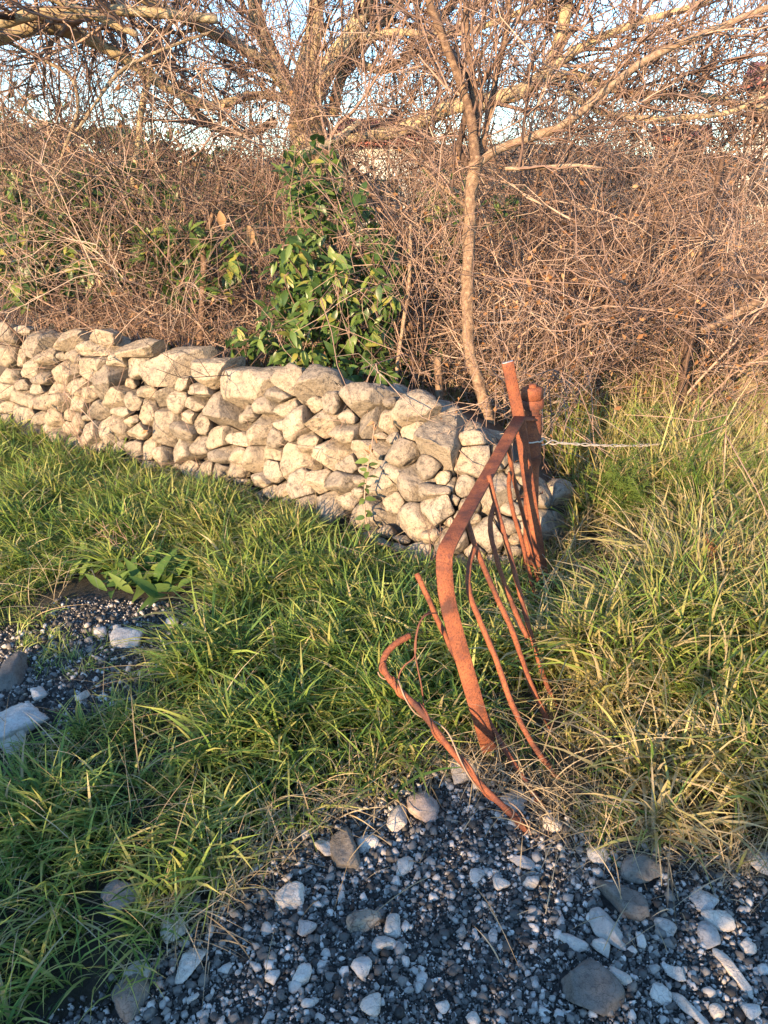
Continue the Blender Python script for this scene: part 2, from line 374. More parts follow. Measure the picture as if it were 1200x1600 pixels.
def wall_stones():
    rg = np.random.default_rng(3)
    L = []
    for s in WS: L.append(tuple(map(float, s)))
    top = np.array([(0,512),(30,512),(100,528),(160,524),(215,543),(260,556),(330,568),(380,578),(450,586),(490,588),(560,606),(640,630),(690,648),(745,676),(790,705),(850,755),(890,765)])
    bot = np.array([(0,690),(60,695),(150,715),(250,765),(400,790),(480,835),(560,850),(640,880),(700,925),(800,925),(850,860),(890,845)])
    for _ in range(2600):                                    # small stones in the leftover gaps
        px = rg.uniform(0, 888); lo = np.interp(px, top[:, 0], top[:, 1]) + 8; hi = np.interp(px, bot[:, 0], bot[:, 1])
        py = rg.uniform(lo, hi); w = rg.uniform(14, 26); h = w * rg.uniform(.7, 1.1)
        ok = True
        for (cx, cy, sw, sh, an) in L:
            a = math.radians(an); dx, dy = px - cx, py - cy; u = dx * math.cos(a) + dy * math.sin(a); v = -dx * math.sin(a) + dy * math.cos(a)
            if (u / (sw * .5 + w * .30)) ** 2 + (v / (sh * .5 + h * .30)) ** 2 < 1: ok = False; break
        if ok: L.append((px, py, w, h, rg.uniform(-30, 30)))
    root = thing('stone_wall', 'dry stone wall of pale limestone running left from the rusty post', 'stone wall', (float(.23), 3.2, 0))
    ro = np.array(root.location)
    info = []
    for (cx, cy, w, h, an) in L:
        c = on_wall(cx, cy); T, U, Nn = wall_frame(c); zc = c[1] * CP - (c[2] - CAM_H) * SP
        a = math.radians(an)
        def pl(px, py):
            d = ray(px, py); o = np.array([0, 0, CAM_H]); t = ((c - o) @ Nn) / (d @ Nn); return o + d * t - c
        A = pl(cx + math.cos(a) * w * .5, cy + math.sin(a) * w * .5); B = pl(cx - math.sin(a) * h * .5, cy + math.cos(a) * h * .5)
        la, lb = np.linalg.norm(A), np.linalg.norm(B); A = A * min(1, .34 / la); B = B * min(1, .30 / lb)
        la, lb = np.linalg.norm(A), np.linalg.norm(B)
        dep = np.clip(.55 * (la + lb) * rg.uniform(.9, 1.25), .035, .16)
        c = c - Nn * dep * .72 + Nn * rg.normal(0, .010)
        info.append((c, A, B, Nn * dep, max(la, lb)))
    C = np.array([i[0] for i in info]); RM = np.array([i[4] for i in info])
    def support(i, d):
        _, A, B, Dp, _ = info[i]; return math.sqrt((A @ d) ** 2 + (B @ d) ** 2 + (Dp @ d) ** 2)
    for i, (c, A, B, Dp, rm) in enumerate(info):
        sub = 5 if rm > .12 else 4 if rm > .05 else 3
        U0, Fc = rock_unit(sub, rg, rg.integers(9, 13), 14 + rg.uniform(0, 14), .56, .98)
        P = U0[:, :1] * A * 1.62 + U0[:, 1:2] * B * 1.62 + U0[:, 2:3] * Dp * 1.3
        P = roughen(P, .085 * (la_ := float(np.linalg.norm(A) + np.linalg.norm(B)) / 2) + .004, 1.6 / max(la_, .03) * .5, i + 1)
        dist = np.linalg.norm(C - c, axis=1)
        for j in np.where((dist > 1e-6) & (dist < (rm + RM) * 1.3))[0]:
            d = C[j] - c; D = np.linalg.norm(d); d = d / D
            if abs(d @ norm(Dp)) > .75: continue
            ri, rj = support(i, d), support(j, d)
            hgt = max(D * ri / (ri + rj) - .0032, ri * .42)
            e = P @ d - hgt; P = P - np.maximum(e, 0)[:, None] * d * .985
        me = mesh_np('stone', P, [Fc], smooth=True)
        o = link('stone', me, M['limestone'], root, c - ro)
    # back layer and fill
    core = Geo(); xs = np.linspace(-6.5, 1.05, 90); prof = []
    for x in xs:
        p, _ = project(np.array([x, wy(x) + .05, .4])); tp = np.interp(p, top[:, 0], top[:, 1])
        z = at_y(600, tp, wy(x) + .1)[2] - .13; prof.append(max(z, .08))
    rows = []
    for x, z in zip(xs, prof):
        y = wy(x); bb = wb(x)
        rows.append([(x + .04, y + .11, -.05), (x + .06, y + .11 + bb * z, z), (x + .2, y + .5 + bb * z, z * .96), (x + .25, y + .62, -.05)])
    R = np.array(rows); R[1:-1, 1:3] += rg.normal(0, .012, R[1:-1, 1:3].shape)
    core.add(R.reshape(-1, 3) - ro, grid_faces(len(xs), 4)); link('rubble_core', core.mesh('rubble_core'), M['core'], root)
    for x in np.arange(-3.6, 1.0, .055):                     # capping and rear stones
        for k in range(2):
            xx = x + rg.uniform(-.05, .05); z = np.interp(xx, xs, prof); y = wy(xx) + wb(xx) * z + .2 + .17 * k + rg.uniform(-.05, .05)
            s = rg.uniform(.05, .10); U0, Fc = rock_unit(3 if k == 0 else 2, rg, 9, 40, .5, .95)
            q = norm(rg.normal(size=(3, 3))); P = roughen(U0 * np.array([s * 1.2, s, s * .75]), s * .08, 8, rg.uniform(0, 90))
            a = rg.uniform(0, 6.28); ca, sa = math.cos(a), math.sin(a); P = np.stack([P[:, 0] * ca - P[:, 1] * sa, P[:, 0] * sa + P[:, 1] * ca, P[:, 2]], -1)
            link('stone', mesh_np('stone', P, [Fc], smooth=True), M['limestone'], root, np.array([xx, y, z + .01 - s * .1]) - ro)
    return root
wall_stones()

# loose stones that stand out on the ground: px, py, width, height in the photograph's pixels, turn, material, name words
def loose(cx, cy, w, h, an, mat, label, sink=.35, flat=.6, seed=0, parent=None, sub=4):
    rg = np.random.default_rng(seed + 1000)
    p = ground(cx, cy + h * .25); zc = p[1] * CP - (p[2] - CAM_H) * SP; m = zc / FPX
    sl = -ray(cx, cy)[2] / np.linalg.norm(ray(cx, cy))         # foreshortening of the ground
    a, b = w * .5 * m, h * .5 * m / max(sl, .45)
    U0, Fc = rock_unit(sub, rg, 9, 60, .45, .9)
    hh = min(a, b) * flat
    P = U0 * np.array([a * 1.12, b * 1.12, hh * 1.2])
    t = -math.radians(an); P = np.stack([P[:, 0] * math.cos(t) - P[:, 1] * math.sin(t), P[:, 0] * math.sin(t) + P[:, 1] * math.cos(t), P[:, 2]], -1)
    if sub > 2: P = roughen(P * 1.12, min(a, b) * .10, 1.1 / max(a, .01), seed + 3)
    o = link('rock' if parent is None else 'stone', mesh_np('rock', P, [Fc], smooth=False), M[mat], parent, (p[0], p[1], p[2] + hh * (1 - 2 * sink) + .009))
    FOOT.append((p[0], p[1], a * .95, b * .95, t))
    if label: tag(o, label, 'rock')
    return o
FOOT = []
ROCKS = [(193,1398,50,46,0,'pink_stone','pinkish rock half buried in the grass tuft at lower left'),
(28,1132,78,46,-8,'fieldstone','large pale rock on the gravel at the left picture edge'),
(16,1155,40,34,0,'fieldstone','small grey rock below the large pale rock at the left edge'),
(22,1045,46,40,0,'dark_stone','dark grey rock beside the short grass at the left edge'),
(206,994,46,26,-12,'fieldstone','pale smooth rock just below the broad-leaved weed'),
(660,1258,38,42,0,'pink_stone','rounded buff rock at the grass edge left of the twisted rod'),
(625,1278,28,34,20,'fieldstone','white rock just left of the rounded buff rock'),
(540,1325,46,48,10,'dark_stone','large grey lump at the grass edge in the gravel centre'),
(458,1403,40,30,-50,'fieldstone','white oblong rock in the gravel left of centre'),
(570,1438,42,32,-25,'limestone','cream faceted rock in the middle of the gravel'),
(611,1447,32,25,35,'fieldstone','flat grey-white rock touching distance right of the cream faceted rock'),
(298,1496,34,46,20,'fieldstone','white upright-lying rock in the lower left gravel'),
(200,1555,48,46,0,'dark_stone','dark square rock in the gravel at lower left'),
(275,1452,36,34,30,'fieldstone','white angular rock at the lower left grass edge'),
(952,1450,36,50,-20,'fieldstone','pale blue-grey flat slab right of the gravel centre'),
(915,1538,92,52,38,'dark_stone','largest dark flat rock in the lower right gravel'),
(970,1402,74,38,45,'dark_stone','long grey-brown flat rock above the pale slab'),
(1004,1362,56,34,0,'dark_stone','grey-green flat rock near the right grass edge'),
(1100,1405,30,34,-20,'fieldstone','white angular rock in the right-hand gravel, upper of the three'),
(1122,1434,40,24,25,'fieldstone','white rock in the right-hand gravel, middle of the three'),
(1105,1462,26,30,10,'fieldstone','grey-white rock in the right-hand gravel, lowest of the three'),
(1190,1350,36,34,0,'fieldstone','pale rock under the grass at the right picture edge'),
(1148,1515,20,52,-22,'fieldstone','thin pale sliver of rock near the right picture edge'),
(1072,1564,22,54,-28,'fieldstone','long grey-white sliver of rock at the bottom right'),
(1055,1522,26,22,15,'fieldstone','small white rock between the two pale slivers'),
(720,1208,40,30,0,'fieldstone','pale rock in the bare spot under the flat bar end')]
for i, r in enumerate(ROCKS): loose(*r, seed=i)

# gravel stones: the larger ones one by one, the fine gravel as one mass
def gravel(root, poly, box, n_parts, seed, dens, extra=()):
    rg = np.random.default_rng(seed)
    for i, (cx, cy, w, h) in enumerate(extra):
        loose(cx, cy, w, h, rg.uniform(-60, 60), 'fieldstone', None, seed=500 + i, parent=root, sub=3)
    x0, x1, y0, y1 = box
    pool = [hull(rg, 18) for _ in range(24)]; pool1 = [hull(rg, 9) for _ in range(36)]
    stone_me = []
    for k, mt in enumerate(['fieldstone', 'fieldstone', 'fieldstone', 'fieldstone', 'dark_stone', 'dark_stone', 'pink_stone', 'limestone']):
        me = mesh_np('stone', *(lambda h_: (h_[0], [h_[1]]))(hull(rg, 16, .8))); me.materials.append(M[mt]); stone_me.append(me)
    c = 0
    while c < n_parts:
        x, y = rg.uniform(x0, x1), rg.uniform(y0, y1)
        if not in_poly(np.array([x]), np.array([y]), poly)[0]: continue
        px, py = project(np.array([x, y, 0.]))
        if not (-10 < px < 1210 and py < 1620): continue
        s = min(.0040 + rg.exponential(.0022), .012); o = bpy.data.objects.new('stone', stone_me[rg.integers(8)]); COL.objects.link(o); o.parent = root
        o.scale = (s * rg.uniform(.9, 1.6), s * rg.uniform(.8, 1.2), s * rg.uniform(.6, .9)); o.rotation_euler = (rg.uniform(-.4, .4), rg.uniform(-.4, .4), rg.uniform(0, 6.28))
        o.location = (x, y, float(hz(x, y)) + .004 + s * .35); c += 1
    area = (x1 - x0) * (y1 - y0); geo = Geo()
    n = int(area * dens); x = rg.uniform(x0, x1, n); y = rg.uniform(y0, y1, n); keep = in_poly(x + rg.normal(0, .03, n), y + rg.normal(0, .03, n), poly); x, y = x[keep], y[keep]
    px, py = project(np.stack([x, y, np.zeros_like(x)], -1)); keep = (px > -60) & (px < 1260) & (py < 1660); x, y = x[keep], y[keep]
    for fx, fy, fa, fb, ft in FOOT:
        dx, dy = x - fx, y - fy; u = dx * math.cos(ft) + dy * math.sin(ft); v_ = -dx * math.sin(ft) + dy * math.cos(ft); kp = (u / fa) ** 2 + (v_ / fb) ** 2 > 1; x, y = x[kp], y[kp]
    n = len(x); s = np.clip(rg.lognormal(math.log(.0035), .52, n), .0019, .014)
    z = hz(x, y) + .004 + s * .3; tint = np.clip(rg.beta(1.3, 2.0, n) * 1.0, 0, 1); lightm = rg.random(n) < .17; tint[lightm] = rg.uniform(.78, 1, lightm.sum())
    def put(idx, pool_):
        for k in range(len(pool_)):
            ii = idx[k::len(pool_)]
            if not len(ii): continue
            U0, Fc = pool_[k]; m = len(ii); q = norm(rg.normal(size=(m, 4)))
            w_, a, b, c_ = q.T
            Rm = np.stack([1 - 2 * (b * b + c_ * c_), 2 * (a * b - w_ * c_), 2 * (a * c_ + w_ * b), 2 * (a * b + w_ * c_), 1 - 2 * (a * a + c_ * c_), 2 * (b * c_ - w_ * a), 2 * (a * c_ - w_ * b), 2 * (b * c_ + w_ * a), 1 - 2 * (a * a + b * b)], -1).reshape(m, 3, 3)
            sc = s[ii, None, None] * rg.uniform(.75, 1.35, (m, 1, 3))
            V = np.einsum('mij,mvj->mvi', Rm, U0[None] * sc) + np.stack([x[ii], y[ii], z[ii]], -1)[:, None]
            Fx = Fc[None] + (np.arange(m) * len(U0))[:, None, None]
            geo.add(V.reshape(-1, 3), Fx.reshape(-1, 3), np.repeat(tint[ii], len(U0)))
    big = np.where(s > .0068)[0]; small = np.where(s <= .0068)[0]
    put(big, pool); put(small, pool1)
    o = link('gravel', geo.mesh('gravel'), M['gravel'], root); o['kind'] = 'stuff'
    return o
EX = [(510,1325,25,30),(576,1318,26,22),(216,1528,36,30),(965,1525,26,24),(1030,1553,24,22),(940,1482,30,20),(895,1470,26,28),(815,1345,22,26),(935,1335,26,20),(475,1525,28,28),(565,1510,28,32),(600,1475,30,22),(580,1570,26,28),(480,1450,34,26),(785,1383,22,16),(630,1352,20,24),(742,1365,18,20),(770,1462,20,18),(425,1527,24,22),(1000,1470,18,16),(690,1575,22,16),(740,1590,24,20),(1165,1480,22,16),(1120,1585,22,18),(830,1380,24,18),(800,1250,34,24),(1040,1450,24,26),(860,1290,26,20),(1170,1580,24,26),(660,1530,18,14)]
gravel(track, TRACK, (-1.05, 1.15, .95, 2.1), 265, 11, 40000, EX)
gravel(patch, PATCH, (-1.9, -.4, 1.9, 2.75), 40, 12, 16000, [(298,982,28,14),(270,975,20,12),(160,990,18,10),(60,1085,26,14),(262,1040,26,18),(185,985,16,12),(130,1090,18,12)])

# ------------------------------------------------------------------ grass
def blades(n, base, out, L, width, lean, droop, tint0, rg, K=6, twist=.5):
    """base (n,3); out = heading angle; returns verts, faces, tint"""
    t = np.linspace(0, 1, K)[None]
    o = np.stack([np.cos(out), np.sin(out), np.zeros(n)], -1)
    hor = L[:, None] * (lean[:, None] * t + droop[:, None] * t ** 2)
    ver = L[:, None] * (np.sqrt(np.clip(1 - lean ** 2, .1, 1))[:, None] * t - (droop * .75)[:, None] * t ** 2.2)
    side = rg.normal(0, .10, n)[:, None] * L[:, None] * t ** 2
    sd = np.stack([-o[:, 1], o[:, 0], np.zeros(n)], -1)
    P = base[:, None] + o[:, None] * hor[..., None] + sd[:, None] * side[..., None]; P[..., 2] += np.maximum(ver, .01 * t)
    tw = rg.normal(0, twist, n)[:, None] + rg.normal(0, .5, n)[:, None] * t
    wd = sd[:, None] * np.cos(tw)[..., None] + np.array([0, 0, 1.]) * np.sin(tw)[..., None]
    prof = np.clip(np.minimum(.55 + 2.2 * t, 1.0) * (1 - t ** 2.6), 0.02, 1)
    w = width[:, None] * prof * .5
    V = np.stack([P - wd * w[..., None], P + wd * w[..., None]], 2)          # n,K,2,3
    i = (np.arange(n) * K * 2)[:, None]; k = (np.arange(K - 1) * 2)[None]
    F = np.stack([i + k, i + k + 1, i + k + 3, i + k + 2], -1).reshape(-1, 4)
    tt = np.clip(tint0[:, None] + .10 * (t - .3) + 0 * L[:, None], 0, 1)
    return V.reshape(-1, 3), F, np.repeat(tt.ravel(), 2)
CLEAR = [(*ground(225, 935)[:2], .19), (*ground(985, 850)[:2], .22), (*ground(140, 915)[:2], .12), (*ground(285, 935)[:2], .15), (*ground(193, 1405)[:2], .07), (*ground(720, 1190)[:2], .10), (*ground(852, 1285)[:2], .09), (*ground(880, 1245)[:2], .07), (*ground(872, 1185)[:2], .07), (*ground(868, 1130)[:2], .07), (*ground(840, 985)[:2], .08), (*ground(790, 1215)[:2], .10), (*ground(838, 940)[:2], .10), (*ground(660, 1262)[:2], .06)]
def wall_side(x, y): return y - wy(x)                                          # >0 behind the face
def grass_field(name, label, n_tufts, box, length, dry, per, rg, wmul=1.0, cond=None, lean_to=None, mat='grass', kind='stuff', leanv=(.08, .5), droopv=(.1, .7)):
    x = rg.uniform(box[0], box[1], n_tufts * 3); y = rg.uniform(box[2], box[3], n_tufts * 3)
    ok = ~in_poly(x + rg.normal(0, .035, len(x)), y + rg.normal(0, .035, len(x)), TRACK) & (in_poly(x, y, SHORT) | ~in_poly(x + rg.normal(0, .05, len(x)), y + rg.normal(0, .05, len(x)), PATCH))
    if cond is not None: ok &= cond(x, y)
    px, py = project(np.stack([x, y, hz(x, y)], -1)); ok &= (px > -170) & (px < 1370) & (py < 1750)
    for ex, ey, er in CLEAR: ok &= (x - ex) ** 2 + (y - ey) ** 2 > er ** 2 * rg.uniform(.6, 1.2, len(x))
    clump = np.sin(x * 7.1 + 2 * np.sin(y * 5.3)) * np.sin(y * 8.3 + 1.7 * np.sin(x * 6.1)) * .5 + .5
    ok &= rg.random(len(x)) < (.2 + .8 * clump)
    x, y, clump = x[ok][:n_tufts], y[ok][:n_tufts], clump[ok][:n_tufts]
    nb = per; X = np.repeat(x, nb); Y = np.repeat(y, nb); n = len(X)
    tuft_head = np.repeat(rg.uniform(0, 6.28, len(x)), nb)
    out = tuft_head + rg.normal(0, .8, n)
    if lean_to is not None: out = np.where(rg.random(n) < .6, lean_to + rg.normal(0, .6, n), out)
    bx = X + rg.normal(0, .016, n); by = Y + rg.normal(0, .016, n)
    base = np.stack([bx, by, hz(bx, by) - .004], -1)
    L = length(X, Y) * rg.uniform(.5, 1.25, n) * np.repeat(.75 + .5 * clump, nb)
    width = wmul * rg.uniform(.0045, .0115, n) * np.clip(L / .20, .55, 1.25)
    lean = rg.uniform(*leanv, n); droop = rg.uniform(*droopv, n)
    dr = rg.random(n) < dry(X, Y)
    tint = np.where(dr, rg.uniform(.66, 1, n), np.clip(rg.normal(.45, .22, n) + np.repeat(rg.normal(0, .07, len(x)) + .11 * np.sin(x * 3.1 + 1.3 * np.sin(y * 2.7)) * np.sin(y * 3.7 + x), nb), 0, .64))
    V, F, T = blades(n, base, out, L, width, lean, droop, tint, rg, K=5)
    o = link(name, mesh_np(name, V, [F], T), M[mat]); o['kind'] = kind
    return o
rg = np.random.default_rng(21)
def front(x, y): return wall_side(x, y) < .04
def len_main(x, y):
    l = np.full_like(x, .17)
    l = np.where((y > 1.75) & (x > -.9), .215, l)
    l = np.where(y > 3.0, .205, l)
    l = np.where((x < -.45) & (y < 1.75), .155, l)
    l = np.where((x < -1.0) & (y > 2.1) & (y < 2.9), .12, l); l = np.where((x < -.55) & (y > 1.72) & (y < 2.15), .11, l)
    l = np.where((x > .30) & (y < 2.25), .09, l)
    d = wy(x) - y; l = np.where((x > -1.6) & (d < .45), np.minimum(l, .10 + .25 * np.maximum(d, 0)), l)
    return l
grass_field('meadow_grass', '', 5600, (-2.9, .62, 1.0, 5.2), len_main, lambda x, y: np.where(y < 1.6, .10, .07), 10, rg, 1.0, cond=lambda x, y: front(x, y) & ~in_poly(x, y, SHORT), lean_to=-1.9)
grass_field('bank_grass', '', 3300, (.5, 3.0, 1.35, 4.6), lambda x, y: np.where(np.hypot(x - .58, y - 2.9) < .5, .10, np.where((x < .66) & (y < 2.25), .09, np.where(y < 1.9, .26, .34))), lambda x, y: np.clip(.55 + .25 * np.sin(x * 4 + y * 3), .25, .85), 10, rg, 1.0, cond=lambda x, y: (wall_side(x, y) < .04) | (x > .95), lean_to=-1.9)
grass_field('short_grass', '', 420, (-1.9, -.6, 1.9, 2.8), lambda x, y: np.full_like(x, .06), lambda x, y: np.full_like(x, .05), 8, rg, .7, cond=lambda x, y: in_poly(x, y, SHORT))
# dry straw, long thin and lying over
def straw(name, n, box, cond, rg, L=(.15, .4)):
    x = rg.uniform(box[0], box[1], n * 4); y = rg.uniform(box[2], box[3], n * 4); ok = cond(x, y); x, y = x[ok][:n], y[ok][:n]; n = len(x)
    base = np.stack([x, y, hz(x, y) + rg.uniform(0, .06, n)], -1)
    V, F, T = blades(n, base, rg.uniform(0, 6.28, n), rg.uniform(*L, n), rg.uniform(.0018, .0036, n), rg.uniform(.4, .95, n), rg.uniform(.2, .7, n), rg.uniform(0, 1, n), rg, K=7)
    o = link(name, mesh_np(name, V, [F], T), M['straw']); o['kind'] = 'stuff'; return o
nearT = lambda x, y: in_poly(x, y - .10, TRACK) & (~in_poly(x, y + .10, TRACK) | (rg.random(len(x)) < .03)) & front(x, y)
straw('edge_straw', 1700, (-.5, 1.3, 1.1, 2.0), nearT, rg, (.05, .16))
straw('bank_straw', 2600, (.55, 2.9, 1.55, 4.4), lambda x, y: ((wall_side(x, y) < 0) | (x > 1.0)) & ~in_poly(x, y - .05, TRACK), rg, (.18, .5))
straw('meadow_straw', 1900, (-2.4, .6, 1.2, 4.8), lambda x, y: front(x, y) & ~in_poly(x, y, TRACK) & ~in_poly(x, y, PATCH), rg, (.1, .3))
grass_field('dry_bank_grass', '', 900, (.95, 3.4, 3.3, 5.2), lambda x, y: np.full_like(x, .55), lambda x, y: np.full_like(x, .75), 8, rg, .8, cond=lambda x, y: x > .95, leanv=(.05, .4), droopv=(.1, .5))
# tall dry grass standing behind the wall and under the thicket
grass_field('tall_dry_grass', '', 1700, (-3.5, 4.2, 3.2, 8.0), lambda x, y: np.full_like(x, .5), lambda x, y: np.full_like(x, .62), 7, rg, .9, cond=lambda x, y: wall_side(x, y) > .75, leanv=(.05, .4), droopv=(.1, .5))

# ------------------------------------------------------------------ twigs, shrubs
def grow(base, dirs, L, K, wig, grav, rg):
    N_ = len(base); P = np.empty((N_, K, 3)); P[:, 0] = base; d = norm(dirs.copy()); st = (L / (K - 1))[:, None]
    for k in range(1, K):
        d = norm(d + rg.normal(0, wig, (N_, 3)) + np.array([0, 0, -1.]) * grav * (k / K))
        P[:, k] = P[:, k - 1] + d * st
    return P
def children(P, m, rg, lo=.15, hi=1., spread=1.0, up=.1):
    N_, K, _ = P.shape; i = np.repeat(np.arange(N_), m); t = rg.uniform(lo, hi, len(i)) * (K - 1 - 1e-6); k = t.astype(int); f = (t - k)[:, None]
    base = P[i, k] * (1 - f) + P[i, k + 1] * f; d = norm(P[i, k + 1] - P[i, k])
    r = rg.normal(0, 1, (len(i), 3)); r = norm(r - d * np.sum(r * d, 1, keepdims=True))
    a = rg.uniform(.5, 1.1, len(i))[:, None] * spread
    return base, norm(d * np.cos(a) + r * np.sin(a) + np.array([0, 0, up])), i, t / (K - 1)
def leaf_cards(n, pos, size, rg, tint, curl=.35):
    """small curled leaves: 2x2 quads each"""
    a = norm(rg.normal(0, 1, (n, 3))); b = norm(np.cross(a, rg.normal(0, 1, (n, 3)))); c = np.cross(a, b)
    s = size[:, None]
    p = [pos, pos + a * s * .5 + b * s * .28 + c * s * curl * .4, pos + a * s, pos + a * s * .5 - b * s * .28 + c * s * curl * .4, pos + a * s * .5 - c * s * .05]
    V = np.stack(p, 1).reshape(-1, 3); i = (np.arange(n) * 5)[:, None]
    F = np.concatenate([i + np.array([[0, 1, 4]]), i + np.array([[1, 2, 4]]), i + np.array([[2, 3, 4]]), i + np.array([[3, 0, 4]])])
    return V, F, np.repeat(tint, 5)
def shrub(name, label, cat, base, height, spread, n0, seed, m=(9, 8), tint=.5, leaves=0, grav=.12, wig=.22, lean=(0, 0), r0=.007, group=None, twig_len=(.35, .16), up=.15, leaf_tint=.5, leaf_size=.03):
    rg = np.random.default_rng(seed); bx, by = base; bz = float(hz(bx, by)); root = thing(name, label, cat, (bx, by, bz), group)
    o = np.array([bx, by, bz])
    b0 = np.stack([rg.normal(0, spread * .35, n0), rg.normal(0, spread * .22, n0), np.full(n0, -.03)], -1)
    d0 = np.stack([rg.normal(lean[0], .42, n0), rg.normal(lean[1], .3, n0), np.full(n0, 1.)], -1)
    P0 = grow(b0, d0, height * rg.uniform(.6, 1.15, n0), 10, wig * .55, grav, rg)
    R0 = np.linspace(1, .35, 10)[None] * (r0 * rg.lognormal(0, .4, n0))[:, None]
    t0 = np.clip(rg.normal(tint - .05, .22, n0), 0, 1)
    gs = Geo(); V, F = tubes(P0, R0, 5); gs.add(V, F, np.repeat(t0, 50)); link('stem', gs.mesh('stem', True), M['twig'], root)
    gt = Geo(); b1, d1, i1, _ = children(P0, m[0], rg, .12, 1, 1.0, up)
    P1 = grow(b1, d1, height * twig_len[0] * rg.uniform(.5, 1.3, len(b1)), 7, wig, grav, rg)
    R1 = np.linspace(1, .4, 7)[None] * (r0 * .46 * rg.lognormal(0, .35, len(b1)))[:, None]
    t1 = np.clip(t0[i1] + rg.normal(.04, .15, len(b1)), 0, 1); V, F = tubes(P1, R1, 3); gt.add(V, F, np.repeat(t1, 21))
    b2, d2, i2, _ = children(P1, m[1], rg, .1, 1, 1.1, up * .5)
    P2 = grow(b2, d2, height * twig_len[1] * rg.uniform(.4, 1.4, len(b2)), 4, wig * 1.3, grav, rg)
    R2 = np.linspace(1, .45, 4)[None] * (r0 * .27 * rg.lognormal(0, .3, len(b2)))[:, None]
    t2 = np.clip(t1[i2] + rg.normal(.04, .15, len(b2)), 0, 1); V, F = tubes(P2, R2, 3); gt.add(V, F, np.repeat(t2, 12))
    tw = link('twigs', gt.mesh('twigs'), M['twig'], root)
    if leaves:
        pp = P2[rg.integers(0, len(P2), leaves), rg.integers(1, 4, leaves)]
        V, F, T = leaf_cards(leaves, pp, rg.uniform(.5, 1.3, leaves) * leaf_size, rg, np.clip(rg.normal(leaf_tint, .25, leaves), 0, 1))
        gl = Geo(); gl.add(V, F, T); lf = link('dry_leaves', gl.mesh('dry_leaves'), M['dead_leaf'], root); lf['kind'] = 'stuff'
    return root
def bp(px, py, y):                                             # base under a picture column at a distance
    p = at_y(px, py, y); return (float(p[0]), y)
# left thicket, behind the wall
LG = 'bare brown brambles behind the wall'
S = lambda px, y, h, sp, n, seed, label, **k: shrub(k.pop('name', 'bramble_bush'), label, 'bush', bp(px, 500, y), h, sp, n, seed, **k)
S(20, 6.5, 2.7, .9, 18, 101, 'tangled brown bramble bush above the far left end of the wall', m=(11, 10), tint=.55, group=LG)
S(110, 5.95, 2.2, .9, 18, 102, 'dense twiggy bramble bush over the left part of the wall', m=(10, 9), tint=.6, group=LG, grav=.22)
S(215, 5.6, 2.3, .9, 18, 103, 'bare bramble bush with upright pale stem left of the hanging dead leaf', m=(10, 9), tint=.6, group=LG, grav=.2)
S(310, 5.3, 2.4, .8, 20, 104, 'reddish-brown bramble bush rising beside the hanging tan leaf', m=(12, 10), tint=.6, group=LG, leaves=260, leaf_tint=.8, leaf_size=.045)
S(60, 7.2, 3.3, 1.6, 20, 105, 'tall bare bush behind the left bramble, below the sky gap', m=(10, 10), tint=.45, group=LG, r0=.009, grav=.02, wig=.16)
S(240, 7.0, 3.4, 1.6, 22, 106, 'tall bare bush behind the bramble, left of the grey tree trunk', m=(10, 10), tint=.45, group=LG, r0=.009, grav=.02, wig=.16)
S(390, 6.2, 3.1, 1.0, 18, 107, 'tall brown twiggy bush directly left of the grey tree trunk', m=(10, 10), tint=.5, group=LG, r0=.008, grav=.02, wig=.16)
# centre
CG = 'bare bushes between the green shrub and the rusty post'
S(600, 5.5, 2.8, .9, 18, 108, 'twiggy brown bush right of the glossy green shrub', m=(10, 9), tint=.5, group=CG)
S(670, 4.7, 2.0, .5, 12, 109, 'thin-stemmed bare bush left of the slender pale trunk', m=(9, 8), tint=.5, group=CG, r0=.006)
S(640, 7.4, 3.4, 1.4, 20, 110, 'tall bare bush in front of the tiled house', m=(10, 10), tint=.45, group=CG, r0=.009, grav=.02, wig=.16)
S(800, 5.2, 2.5, .8, 18, 111, 'brown bramble directly behind the slender pale trunk', m=(11, 9), tint=.5, group=CG, leaves=300)
# right thicket
RG = 'dry brown thicket right of the rusty post'
S(880, 4.5, 1.6, .7, 18, 112, 'low dry bush with brown leaves behind the rusty post', m=(11, 9), tint=.5, group=RG, leaves=900)
S(960, 5.0, 2.1, .9, 20, 113, 'dry bush with orange-brown leaves above the wispy green plant', m=(12, 9), tint=.55, group=RG, leaves=1000)
S(1060, 4.6, 1.8, .9, 18, 114, 'dry leafy bush around the dark upright stem on the right', m=(11, 9), tint=.55, group=RG, leaves=1000, leaf_tint=.6)
S(1170, 5.0, 2.0, 1.0, 18, 115, 'dry brown bush above the leaning log at the right edge', m=(12, 9), tint=.55, group=RG, leaves=900)
S(900, 6.4, 2.7, 1.3, 18, 116, 'tall bare bush under the long right-hand branch', m=(11, 10), tint=.5, group=RG, r0=.009, leaves=400)
S(1080, 6.8, 2.5, 1.4, 16, 117, 'tall bare bush below the small red-roofed house', m=(11, 10), tint=.5, group=RG, r0=.009, leaves=500)
S(1230, 6.4, 2.4, 1.2, 14, 118, 'tall bare bush in front of the white house at right edge', m=(11, 10), tint=.5, group=RG, r0=.009, leaves=400)
S(990, 8.6, 2.7, 2.2, 16, 119, 'far bare bush closing the view behind the right thicket', m=(11, 10), tint=.4, group=RG, r0=.011, grav=.02, wig=.16)
S(780, 7.8, 3.3, 1.6, 20, 120, 'far bare bush behind the fork of the slender tree', m=(10, 10), tint=.4, group=RG, r0=.010, grav=.02, wig=.16)

